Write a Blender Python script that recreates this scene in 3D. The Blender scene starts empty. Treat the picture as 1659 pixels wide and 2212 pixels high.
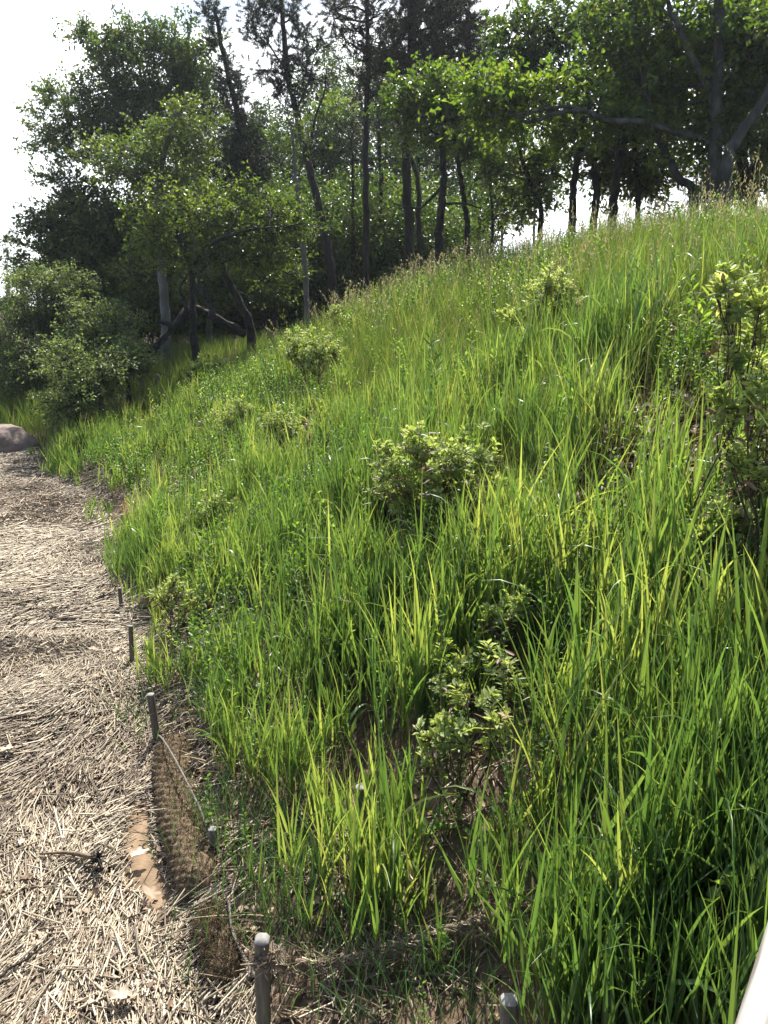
import bpy, math, random
import numpy as np
from math import sin, cos, pi, radians
from mathutils import Vector

SC = bpy.context.scene
rng = np.random.default_rng(11)
random.seed(5)

# ------------------------------------------------------------------ camera, light, exposure
FP = 1723.0                      # focal length in units of the 1659 x 2212 view of the photograph
PITCH = radians(14.8)
CH = 2.6
cam = bpy.data.cameras.new('camera')
co = bpy.data.objects.new('camera', cam)
SC.collection.objects.link(co)
co.location = (0, 0, CH)
co.rotation_euler = (pi / 2 - PITCH, 0, 0)
cam.sensor_fit = 'VERTICAL'
cam.sensor_height = 24.0
cam.lens = 24.0 * FP / 2212
cam.clip_start = 0.05
cam.clip_end = 3000
SC.camera = co

SUN_EL, SUN_AZ = radians(52), radians(4)
w = bpy.data.worlds.new('World')
SC.world = w
w.use_nodes = True
nt = w.node_tree
bg = nt.nodes['Background']
sky = nt.nodes.new('ShaderNodeTexSky')
sky.sky_type = 'NISHITA'
sky.sun_disc = False
sky.sun_elevation = SUN_EL
sky.sun_rotation = SUN_AZ
sky.dust_density = 2.0
# thin bright cloud over most of the sky, open blue patches
tc = nt.nodes.new('ShaderNodeTexCoord')
mp = nt.nodes.new('ShaderNodeMapping')
mp.inputs['Scale'].default_value = (1.6, 1.6, 4.5)
mp.inputs['Location'].default_value = (0.35, 0.2, 0.15)
no = nt.nodes.new('ShaderNodeTexNoise')
no.inputs['Scale'].default_value = 2.2
no.inputs['Detail'].default_value = 6
no.inputs['Roughness'].default_value = 0.6
rp = nt.nodes.new('ShaderNodeValToRGB')
rp.color_ramp.elements[0].position = 0.35
rp.color_ramp.elements[1].position = 0.47
mx = nt.nodes.new('ShaderNodeMix')
mx.data_type = 'RGBA'
mx.inputs['B'].default_value = (12.5, 12.8, 13.2, 1)
nt.links.new(tc.outputs['Generated'], mp.inputs['Vector'])
nt.links.new(mp.outputs['Vector'], no.inputs['Vector'])
nt.links.new(no.outputs['Fac'], rp.inputs['Fac'])
# the cloud veil lies on the sun's side, the sky behind the camera is clear
sx = nt.nodes.new('ShaderNodeSeparateXYZ')
nt.links.new(tc.outputs['Generated'], sx.inputs['Vector'])
mr = nt.nodes.new('ShaderNodeMapRange'); mr.interpolation_type = 'SMOOTHSTEP'
mr.inputs['From Min'].default_value = 0.0; mr.inputs['From Max'].default_value = 0.55
nt.links.new(sx.outputs['Y'], mr.inputs['Value'])
mm = nt.nodes.new('ShaderNodeMath'); mm.operation = 'MULTIPLY'
nt.links.new(rp.outputs['Color'], mm.inputs[0]); nt.links.new(mr.outputs['Result'], mm.inputs[1])
nt.links.new(mm.outputs['Value'], mx.inputs['Factor'])
nt.links.new(sky.outputs['Color'], mx.inputs['A'])
nt.links.new(mx.outputs['Result'], bg.inputs['Color'])
bg.inputs['Strength'].default_value = 0.085

sl = bpy.data.lights.new('sun', 'SUN')
sl.energy = 5.0
sl.angle = radians(0.55)
sl.color = (1.0, 0.94, 0.83)
so = bpy.data.objects.new('sun', sl)
SC.collection.objects.link(so)
sdir = Vector((sin(SUN_AZ) * cos(SUN_EL), cos(SUN_AZ) * cos(SUN_EL), sin(SUN_EL)))
so.rotation_euler = (-sdir).to_track_quat('-Z', 'Y').to_euler()
so.location = sdir * 60

SC.view_settings.view_transform = 'Standard'
SC.view_settings.look = 'None'
SC.view_settings.exposure = 1.15
SC.view_settings.gamma = 1
SC.render.engine = 'CYCLES'
cy = SC.cycles
cy.max_bounces = 7
cy.diffuse_bounces = 3
cy.glossy_bounces = 2
cy.transmission_bounces = 5
cy.transparent_max_bounces = 6
cy.caustics_reflective = False
cy.caustics_refractive = False
cy.use_denoising = True

# ------------------------------------------------------------------ terrain and picture-to-place helpers
TOE = np.array([(1.6, -6), (.25, 0), (-.2, 1.3), (-.55, 2.25), (-.95, 3.2), (-1.33, 4.2), (-2.0, 6.2), (-2.75, 8.2),
                (-3.8, 10.3), (-5.0, 12.0), (-6.3, 14.2), (-10, 16.6), (-20, 18.5), (-60, 24)])
HC = np.array([3.05, 3.05, 3.05, 3.05, 3.05, 3.05, 3.12, 3.15, 2.85, 2.1, 1.5, 1.1, .9, .9])
DX = np.array([-100, 0, .25, .8, 2, 4, 5.5, 7, 9, 14, 25, 60, 400.])
SY = np.array([0, 0, .07, .12, .36, .76, .93, 1., 1.0, .88, .6, .4, .3])


def toe(x, y):
    x = np.asarray(x, float); y = np.asarray(y, float)
    best = np.full(x.shape, 1e9); sg = np.zeros(x.shape); hh = np.zeros(x.shape)
    for i in range(len(TOE) - 1):
        a = TOE[i]; e = TOE[i + 1] - a
        t = np.clip(((x - a[0]) * e[0] + (y - a[1]) * e[1]) / (e @ e), 0, 1)
        dx = x - a[0] - t * e[0]; dy = y - a[1] - t * e[1]
        dd = np.hypot(dx, dy); m = dd < best
        s = np.where(e[0] * dy - e[1] * dx < 0, 1., -1.)
        sg = np.where(m, s, sg); hh = np.where(m, HC[i] + (HC[i + 1] - HC[i]) * t, hh); best = np.where(m, dd, best)
    return best * sg, hh


def vnoise(x, y, s, seed=0):
    """smooth value noise 0..1"""
    x = np.asarray(x, float) * s + 37.3 * seed; y = np.asarray(y, float) * s - 11.7 * seed
    xi = np.floor(x).astype(np.int64); yi = np.floor(y).astype(np.int64)
    fx = x - xi; fy = y - yi
    fx = fx * fx * (3 - 2 * fx); fy = fy * fy * (3 - 2 * fy)
    def h(a, b):
        n = (a * 374761393 + b * 668265263 + seed * 144269) & 0x7fffffff
        n = ((n ^ (n >> 13)) * 1274126177) & 0x7fffffff
        return ((n ^ (n >> 16)) & 0xffff) / 65535.0
    return (h(xi, yi) * (1 - fx) + h(xi + 1, yi) * fx) * (1 - fy) + (h(xi, yi + 1) * (1 - fx) + h(xi + 1, yi + 1) * fx) * fy


def ground(x, y):
    d, h = toe(x, y)
    z = h * np.interp(d, DX, SY)
    inn = np.clip(d / .8, 0, 1)
    z = z + inn * (.16 * (vnoise(x, y, .8, 3) - .5) + .07 * (vnoise(x, y, 2.6, 4) - .5))
    out = np.clip(-d / .3, 0, 1)
    far = np.clip((-d - 14) / 20, 0, 1)
    z = z + out * (.10 * (vnoise(x, y, .9, 5) - .5) + .06 * (vnoise(x, y, 2.8, 6) - .5)) * (1 - far) - 1.2 * far
    return z


def gz(x, y):
    return float(ground(np.array([x]), np.array([y]))[0])


def ray(px, py):
    u = (px - 829.5) / FP; v = (py - 1106) / FP
    return np.array([u, cos(PITCH) - v * sin(PITCH), -sin(PITCH) - v * cos(PITCH)])


def at(px, py, Y):
    r = ray(px, py)
    return np.array([0, 0, CH]) + r * (Y / r[1])


def hit(px, py):
    """where the sight line through a point of the photograph meets the terrain"""
    r = ray(px, py)
    ts = np.arange(1.5, 60, .02)
    P = np.array([0, 0, CH])[None] + ts[:, None] * r[None]
    b = P[:, 2] < ground(P[:, 0], P[:, 1])
    i = int(np.argmax(b)) if b.any() else len(ts) - 1
    return P[i]


def norm(v):
    return v / np.maximum(np.linalg.norm(v, axis=-1, keepdims=True), 1e-9)


# ------------------------------------------------------------------ objects
def tag(o, label=None, cat=None, group=None, kind=None):
    if label: o['label'] = label
    if cat: o['category'] = cat
    if group: o['group'] = group
    if kind: o['kind'] = kind
    return o


def empty(name, loc):
    o = bpy.data.objects.new(name, None)
    o.location = [float(c) for c in loc]
    SC.collection.objects.link(o)
    return o


class MB:
    """collects quads / triangles in world space, then links them as one mesh"""
    def __init__(s):
        s.v = []; s.q = []; s.t = []; s.r = []; s.n = 0

    def add(s, v, q=None, t=None, r=0.5):
        v = np.asarray(v, float).reshape(-1, 3)
        if q is not None and len(q): s.q.append(np.asarray(q, np.int64).reshape(-1, 4) + s.n)
        if t is not None and len(t): s.t.append(np.asarray(t, np.int64).reshape(-1, 3) + s.n)
        s.v.append(v)
        s.r.append(np.broadcast_to(np.asarray(r, float), (len(v),)) if np.ndim(r) == 0 else np.asarray(r, float))
        s.n += len(v)

    def build(s, name, mat, parent=None, smooth=False):
        me = bpy.data.meshes.new(name)
        V = np.concatenate(s.v) if s.v else np.zeros((0, 3))
        if parent is not None:
            V = V - np.array(parent.location)[None]
        Q = np.concatenate(s.q) if s.q else np.zeros((0, 4), np.int64)
        T = np.concatenate(s.t) if s.t else np.zeros((0, 3), np.int64)
        me.vertices.add(len(V)); me.vertices.foreach_set('co', V.astype(np.float32).ravel())
        me.loops.add(len(Q) * 4 + len(T) * 3)
        me.loops.foreach_set('vertex_index', np.concatenate([Q.ravel(), T.ravel()]).astype(np.int32))
        me.polygons.add(len(Q) + len(T))
        st = np.concatenate([np.arange(len(Q)) * 4, len(Q) * 4 + np.arange(len(T)) * 3]).astype(np.int32)
        me.polygons.foreach_set('loop_start', st)
        me.update(calc_edges=True)
        a = me.attributes.new('rnd', 'FLOAT', 'POINT')
        a.data.foreach_set('value', np.concatenate(s.r).astype(np.float32))
        if smooth:
            me.polygons.foreach_set('use_smooth', np.ones(len(me.polygons), bool))
        me.materials.append(mat)
        o = bpy.data.objects.new(name, me)
        SC.collection.objects.link(o)
        if parent is not None: o.parent = parent
        return o


def frames(P):
    T = norm(np.gradient(P, axis=0))
    up = np.array([0, 0, 1.])
    if abs(T[0] @ up) > .9: up = np.array([1., 0, 0])
    A = norm(np.cross(T, up)); B = np.cross(T, A)
    return A, B


def tube(mb, P, R, n=6, r=.5, cap=True, wob=0.0):
    P = np.asarray(P, float); m = len(P)
    R = np.broadcast_to(np.asarray(R, float), (m,))
    A, B = frames(P)
    a = np.arange(n) * 2 * pi / n
    Rr = R[:, None] * (1 + wob * (rng.random((m, n)) - .5)) if wob else np.repeat(R[:, None], n, 1)
    V = P[:, None] + Rr[..., None] * (np.cos(a)[None, :, None] * A[:, None] + np.sin(a)[None, :, None] * B[:, None])
    i = np.arange(m - 1)[:, None] * n; j = np.arange(n)[None]; k = (j + 1) % n
    Q = np.stack([i + j, i + k, i + n + k, i + n + j], -1).reshape(-1, 4)
    V = V.reshape(-1, 3)
    Tt = []
    if cap:
        V = np.vstack([V, P[0], P[-1]])
        c0 = m * n; c1 = c0 + 1; b = (m - 1) * n
        for q in range(n):
            Tt.append((c0, (q + 1) % n, q)); Tt.append((c1, b + q, b + (q + 1) % n))
    mb.add(V, Q, Tt, r)


def sticks(mb, A, B, R, n=3, r=.5):
    """many straight sticks at once, A and B (N,3)"""
    A = np.asarray(A); B = np.asarray(B); N = len(A)
    T = norm(B - A)
    up = np.tile([0, 0, 1.], (N, 1)); up[np.abs(T[:, 2]) > .9] = [1, 0, 0]
    X = norm(np.cross(T, up)); Y = np.cross(T, X)
    R = np.broadcast_to(R, (N,))
    a = np.arange(n) * 2 * pi / n
    off = np.cos(a)[None, :, None] * X[:, None] + np.sin(a)[None, :, None] * Y[:, None]
    V = np.concatenate([A[:, None] + off * R[:, None, None], B[:, None] + off * (R * .8)[:, None, None]], 1)
    base = (np.arange(N) * 2 * n)[:, None, None]
    j = np.arange(n); k = (j + 1) % n
    Q = np.stack([j, k, n + k, n + j], -1)[None] + base
    rr = np.broadcast_to(r, (N,))
    mb.add(V.reshape(-1, 3), Q.reshape(-1, 4), None, np.repeat(rr, 2 * n))


def spline(pts, n=24):
    """Catmull-Rom through pts"""
    P = np.asarray(pts, float)
    if len(P) < 3:
        t = np.linspace(0, 1, n)[:, None]; return P[0] * (1 - t) + P[-1] * t
    E = np.vstack([2 * P[0] - P[1], P, 2 * P[-1] - P[-2]])
    out = []
    for u in np.linspace(0, len(P) - 1 - 1e-6, n):
        i = int(u); t = u - i
        p0, p1, p2, p3 = E[i:i + 4]
        out.append(.5 * ((2 * p1) + (-p0 + p2) * t + (2 * p0 - 5 * p1 + 4 * p2 - p3) * t * t + (-p0 + 3 * p1 - 3 * p2 + p3) * t ** 3))
    return np.array(out)


# ------------------------------------------------------------------ materials
def mat(name):
    m = bpy.data.materials.new(name); m.use_nodes = True
    for nd in list(m.node_tree.nodes): m.node_tree.nodes.remove(nd)
    out = m.node_tree.nodes.new('ShaderNodeOutputMaterial')
    return m, m.node_tree, out


def ramp(t, stops):
    r = t.nodes.new('ShaderNodeValToRGB')
    e = r.color_ramp.elements
    while len(e) < len(stops): e.new(0.5)
    for k, (p, c) in enumerate(stops):
        e[k].position = p; e[k].color = (*c, 1)
    return r


def leaf_mat(name, stops, trans=1.6, tint=(1.25, 1.1, .45), rough=.42, tw=.5, spec=.4):
    """thin leaf: colour per leaf from 'rnd', diffuse + translucent + sheen"""
    m, t, out = mat(name)
    at_ = t.nodes.new('ShaderNodeAttribute'); at_.attribute_name = 'rnd'
    r = ramp(t, stops)
    t.links.new(at_.outputs['Fac'], r.inputs['Fac'])
    p = t.nodes.new('ShaderNodeBsdfPrincipled')
    p.inputs['Roughness'].default_value = rough
    p.inputs['Specular IOR Level'].default_value = spec
    t.links.new(r.outputs['Color'], p.inputs['Base Color'])
    tr = t.nodes.new('ShaderNodeBsdfTranslucent')
    mu = t.nodes.new('ShaderNodeMix'); mu.data_type = 'RGBA'; mu.blend_type = 'MULTIPLY'
    mu.inputs['Factor'].default_value = 1
    mu.inputs['B'].default_value = (tint[0] * trans, tint[1] * trans, tint[2] * trans, 1)
    t.links.new(r.outputs['Color'], mu.inputs['A'])
    t.links.new(mu.outputs['Result'], tr.inputs['Color'])
    ms = t.nodes.new('ShaderNodeMixShader'); ms.inputs['Fac'].default_value = tw
    t.links.new(p.outputs['BSDF'], ms.inputs[1]); t.links.new(tr.outputs['BSDF'], ms.inputs[2])
    t.links.new(ms.outputs['Shader'], out.inputs['Surface'])
    return m


def solid_mat(name, stops, scale=8, rough=.85, bump=.3, bscale=40, attr=False, stretch=(1, 1, 1), spec=.3, dist=.02):
    m, t, out = mat(name)
    p = t.nodes.new('ShaderNodeBsdfPrincipled')
    p.inputs['Roughness'].default_value = rough
    p.inputs['Specular IOR Level'].default_value = spec
    tc_ = t.nodes.new('ShaderNodeTexCoord'); mp_ = t.nodes.new('ShaderNodeMapping')
    mp_.inputs['Scale'].default_value = stretch
    t.links.new(tc_.outputs['Object'], mp_.inputs['Vector'])
    r = ramp(t, stops)
    n1 = t.nodes.new('ShaderNodeTexNoise'); n1.inputs['Scale'].default_value = scale; n1.inputs['Detail'].default_value = 6
    t.links.new(mp_.outputs['Vector'], n1.inputs['Vector'])
    if attr:
        a = t.nodes.new('ShaderNodeAttribute'); a.attribute_name = 'rnd'
        t.links.new(a.outputs['Fac'], r.inputs['Fac'])
    else:
        t.links.new(n1.outputs['Fac'], r.inputs['Fac'])
    t.links.new(r.outputs['Color'], p.inputs['Base Color'])
    if bump:
        n2 = t.nodes.new('ShaderNodeTexNoise'); n2.inputs['Scale'].default_value = bscale; n2.inputs['Detail'].default_value = 8
        t.links.new(mp_.outputs['Vector'], n2.inputs['Vector'])
        b = t.nodes.new('ShaderNodeBump'); b.inputs['Strength'].default_value = bump; b.inputs['Distance'].default_value = dist
        t.links.new(n2.outputs['Fac'], b.inputs['Height']); t.links.new(b.outputs['Normal'], p.inputs['Normal'])
    t.links.new(p.outputs['BSDF'], out.inputs['Surface'])
    return m


M = {}
M['blade'] = leaf_mat('switchgrass blade', [(0, (.042, .090, .034)), (.4, (.072, .142, .046)), (.75, (.118, .195, .060)), (.93, (.22, .28, .10)), (.97, (.34, .29, .14)), (1, (.33, .15, .06))],
                      trans=1.9, tint=(1.25, 1.13, .50), rough=.33, tw=.42, spec=.5)
M['blue'] = leaf_mat('blue green blade', [(0, (.05, .11, .045)), (1, (.10, .19, .07))], trans=1.0, tint=(1.1, 1.2, .5), rough=.35, tw=.35)
M['fine'] = leaf_mat('fine grass blade', [(0, (.05, .095, .032)), (.5, (.090, .140, .050)), (.8, (.15, .175, .075)), (1, (.32, .26, .15))],
                     trans=1.5, tint=(1.2, 1.15, .4), rough=.4, tw=.5)
M['panicle'] = leaf_mat('seed head', [(0, (.17, .19, .10)), (.6, (.29, .28, .18)), (1, (.38, .34, .24))], trans=1.2, tint=(1.1, 1, .7), rough=.6, tw=.4)
M['dead'] = leaf_mat('dead blade', [(0, (.16, .11, .06)), (.5, (.36, .27, .15)), (1, (.55, .45, .29))], trans=.8, tint=(1, .9, .7), rough=.6, tw=.3)
M['stemred'] = solid_mat('grass stem', [(0, (.13, .13, .03)), (.5, (.17, .08, .04)), (1, (.25, .19, .07))], attr=True, bump=0, rough=.5)
M['oak'] = leaf_mat('oak leaf', [(0, (.026, .050, .016)), (.6, (.050, .084, .024)), (.92, (.085, .115, .032)), (1, (.13, .13, .045))], trans=2.1, tint=(1.1, 1.12, .42), rough=.38, tw=.42)
M['oakhi'] = leaf_mat('backlit oak leaf', [(0, (.04, .075, .02)), (.6, (.07, .115, .026)), (1, (.12, .15, .045))], trans=2.2, tint=(1.15, 1.15, .35), rough=.4, tw=.5)  # brighter copy of the oak leaf, backlight put into its colour
M['pale'] = leaf_mat('cherry leaf', [(0, (.045, .085, .022)), (.6, (.085, .13, .034)), (1, (.15, .19, .06))], trans=1.7, tint=(1.2, 1.15, .4), rough=.38, tw=.45)
M['olive'] = leaf_mat('grey green leaf', [(0, (.06, .10, .045)), (.5, (.105, .15, .062)), (1, (.20, .24, .12))], trans=1.7, tint=(1.15, 1.15, .55), rough=.42, tw=.4)
M['needle'] = leaf_mat('pine needle', [(0, (.016, .034, .016)), (.7, (.032, .055, .024)), (1, (.07, .075, .035))], trans=.9, tint=(1, 1, .6), rough=.4, tw=.25)
M['needleb'] = leaf_mat('browning pine needle', [(0, (.022, .036, .018)), (.5, (.05, .055, .026)), (1, (.13, .085, .05))], trans=.9, tint=(1, .95, .7), rough=.45, tw=.25)
M['bay'] = leaf_mat('bayberry leaf', [(0, (.15, .22, .08)), (.5, (.27, .34, .13)), (.85, (.38, .44, .20)), (1, (.42, .46, .24))], trans=1.3, tint=(1.15, 1.15, .5), rough=.45, tw=.45, spec=.35)
M['weed'] = leaf_mat('weed leaf', [(0, (.06, .13, .035)), (.6, (.12, .21, .055)), (1, (.24, .32, .11))], trans=1.6, tint=(1.2, 1.2, .35), rough=.4, tw=.48)
M['dock'] = leaf_mat('dock leaf', [(0, (.02, .065, .02)), (1, (.04, .11, .03))], trans=1.2, tint=(1, 1.2, .5), rough=.35, tw=.35)
M['bark'] = solid_mat('oak bark', [(.3, (.028, .025, .022)), (.55, (.062, .057, .050)), (.75, (.13, .127, .115))], scale=5, bump=.9, bscale=16, stretch=(1, 1, .3), dist=.05)
M['barklichen'] = solid_mat('lichen grey bark', [(.3, (.03, .03, .027)), (.5, (.058, .058, .052)), (.7, (.12, .123, .11))], scale=7, bump=.8, bscale=18, stretch=(1, 1, .5), dist=.04)
M['barkpine'] = solid_mat('pine bark', [(.3, (.018, .015, .014)), (.6, (.042, .035, .031)), (.8, (.08, .068, .058))], scale=7, bump=1, bscale=20, stretch=(1, 1, .35), dist=.05)
M['barkpale'] = solid_mat('pale bark', [(.3, (.08, .08, .074)), (.55, (.15, .15, .138)), (.75, (.25, .25, .23))], scale=5, bump=.4, bscale=14, stretch=(1, 1, .5), dist=.03)
M['barkdark'] = solid_mat('dark bark', [(.3, (.013, .011, .011)), (.6, (.032, .028, .026)), (.8, (.07, .064, .058))], scale=6, bump=.9, bscale=18, dist=.04)  # near-black bark for trunks, shrub stems and sticks
M['twig'] = solid_mat('twig', [(.3, (.05, .035, .025)), (.7, (.12, .085, .055))], scale=20, bump=0)
M['wstem'] = solid_mat('weed stem', [(.3, (.07, .11, .03)), (.7, (.12, .15, .05))], scale=20, bump=0, rough=.5)
M['straw'] = solid_mat('straw', [(0, (.08, .055, .042)), (.25, (.155, .12, .087)), (.5, (.30, .245, .175)), (.8, (.43, .36, .26)), (1, (.57, .50, .385))], attr=True, bump=0, rough=.5, spec=.4)
M['litter'] = leaf_mat('leaf litter', [(0, (.07, .045, .03)), (.5, (.20, .13, .08)), (.85, (.38, .27, .18)), (1, (.55, .47, .38))], trans=.6, tint=(1, .8, .6), rough=.55, tw=.2)
M['stake'] = solid_mat('weathered wood', [(.3, (.09, .08, .065)), (.6, (.17, .15, .125)), (.8, (.25, .23, .20))], scale=18, bump=.5, bscale=60, stretch=(3, 3, .3), dist=.004)
M['stakee'] = solid_mat('end grain', [(.3, (.17, .165, .16)), (.7, (.30, .29, .275))], scale=40, bump=.3, bscale=80, dist=.003)
M['coir'] = solid_mat('coir netting', [(.3, (.075, .052, .030)), (.55, (.145, .105, .062)), (.8, (.23, .175, .11))], scale=60, bump=.6, bscale=220, dist=.006)
M['rope'] = solid_mat('grey rope', [(.3, (.10, .09, .08)), (.7, (.23, .21, .18))], scale=60, bump=.6, bscale=160, dist=.004)
M['ropeb'] = solid_mat('brown rope', [(.3, (.11, .08, .055)), (.7, (.27, .20, .135))], scale=60, bump=.6, bscale=160, dist=.004)
M['rock'] = solid_mat('granite', [(.3, (.17, .125, .10)), (.5, (.26, .20, .17)), (.72, (.37, .30, .26))], scale=5, bump=.6, bscale=22, dist=.03)
M['white'] = solid_mat('worn white paint', [(.36, (.13, .115, .105)), (.46, (.23, .22, .21)), (.62, (.31, .305, .30))], scale=5, bump=.3, bscale=14, stretch=(14, .7, 8), rough=.6, dist=.003)
for nd in M['white'].node_tree.nodes:
    if nd.type == 'MAPPING': nd.vector_type = 'TEXTURE'; nd.inputs['Rotation'].default_value = (0, 0, -math.atan2(.1395, .197)); nd.inputs['Scale'].default_value = (1 / 14, 1 / .7, 1 / 8)
M['purple'] = leaf_mat('purple petal', [(0, (.16, .08, .28)), (1, (.32, .20, .45))], trans=1.2, tint=(1, 1, 1), rough=.5, tw=.4)
M['yellow'] = leaf_mat('yellow petal', [(0, (.75, .42, .02)), (1, (.85, .6, .03))], trans=1, tint=(1, 1, 1), rough=.5, tw=.4)


def ground_mat():
    m, t, out = mat('ground')
    p = t.nodes.new('ShaderNodeBsdfPrincipled'); p.inputs['Roughness'].default_value = .95
    p.inputs['Specular IOR Level'].default_value = .15
    tc_ = t.nodes.new('ShaderNodeTexCoord')
    n1 = t.nodes.new('ShaderNodeTexNoise'); n1.inputs['Scale'].default_value = 3; n1.inputs['Detail'].default_value = 10
    n2 = t.nodes.new('ShaderNodeTexNoise'); n2.inputs['Scale'].default_value = 45; n2.inputs['Detail'].default_value = 8
    for n in (n1, n2): t.links.new(tc_.outputs['Object'], n.inputs['Vector'])
    soil = ramp(t, [(.3, (.03, .022, .015)), (.52, (.07, .05, .034)), (.75, (.15, .11, .075))])
    sand = ramp(t, [(.3, (.22, .155, .10)), (.6, (.29, .21, .14)), (.8, (.35, .27, .185))])
    t.links.new(n2.outputs['Fac'], soil.inputs['Fac']); t.links.new(n1.outputs['Fac'], sand.inputs['Fac'])
    a = t.nodes.new('ShaderNodeAttribute'); a.attribute_name = 'rnd'
    mx_ = t.nodes.new('ShaderNodeMix'); mx_.data_type = 'RGBA'
    t.links.new(a.outputs['Fac'], mx_.inputs['Factor'])
    t.links.new(soil.outputs['Color'], mx_.inputs['A']); t.links.new(sand.outputs['Color'], mx_.inputs['B'])
    t.links.new(mx_.outputs['Result'], p.inputs['Base Color'])
    b = t.nodes.new('ShaderNodeBump'); b.inputs['Strength'].default_value = .5; b.inputs['Distance'].default_value = .015
    t.links.new(n2.outputs['Fac'], b.inputs['Height']); t.links.new(b.outputs['Normal'], p.inputs['Normal'])
    t.links.new(p.outputs['BSDF'], out.inputs['Surface'])
    return m


M['ground'] = ground_mat()

SAND = np.array([hit(*p)[:2] for p in ((318, 1760), (322, 1820), (345, 1890), (372, 1960), (340, 1975), (300, 1900), (285, 1840), (290, 1775))])


def inside(poly, x, y):
    c = np.zeros(np.shape(x), bool); n = len(poly)
    for i in range(n):
        x1, y1 = poly[i]; x2, y2 = poly[(i + 1) % n]
        c ^= ((y1 > y) != (y2 > y)) & (x < (x2 - x1) * (y - y1) / (y2 - y1 + 1e-12) + x1)
    return c


def build_ground():
    # one sheet, fine near the camera and coarse towards the horizon
    def axis(lo, hi, step, far):
        a = list(np.arange(lo, hi + 1e-6, step))
        s = step; p = hi
        while p < far: s *= 1.25; p += s; a.append(p)
        s = step; p = lo; b = []
        while p > -far: s *= 1.25; p -= s; b.append(p)
        return np.array(b[::-1] + a)
    X = axis(-7, 9, .08, 300); Y = axis(0, 17, .08, 300)
    gx, gy = np.meshgrid(X, Y)
    Z = ground(gx, gy)
    nx, ny = len(X), len(Y)
    V = np.stack([gx, gy, Z], -1).reshape(-1, 3)
    i = np.arange(ny - 1)[:, None] * nx; j = np.arange(nx - 1)[None]
    Q = np.stack([i + j, i + j + 1, i + nx + j + 1, i + nx + j], -1).reshape(-1, 4)
    c = SAND.mean(0)
    big = c + (SAND - c) * 1.5
    r = inside(big, V[:, 0], V[:, 1]).astype(float)
    r = np.maximum(r, .25 * (vnoise(V[:, 0], V[:, 1], 1.5, 9) > .6))
    mb = MB(); mb.add(V, Q, None, r)
    o = mb.build('ground', M['ground'], smooth=True)
    tag(o, 'brown soil and sand of the shore and its rising bank', 'ground', kind='structure')


build_ground()

# ------------------------------------------------------------------ straw wrack on the beach
def px_of(P):
    d = P[:, 1] * cos(PITCH) - (P[:, 2] - CH) * sin(PITCH)
    up = P[:, 1] * sin(PITCH) + (P[:, 2] - CH) * cos(PITCH)
    return 829.5 + FP * P[:, 0] / d, 1106 - FP * up / d


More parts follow.
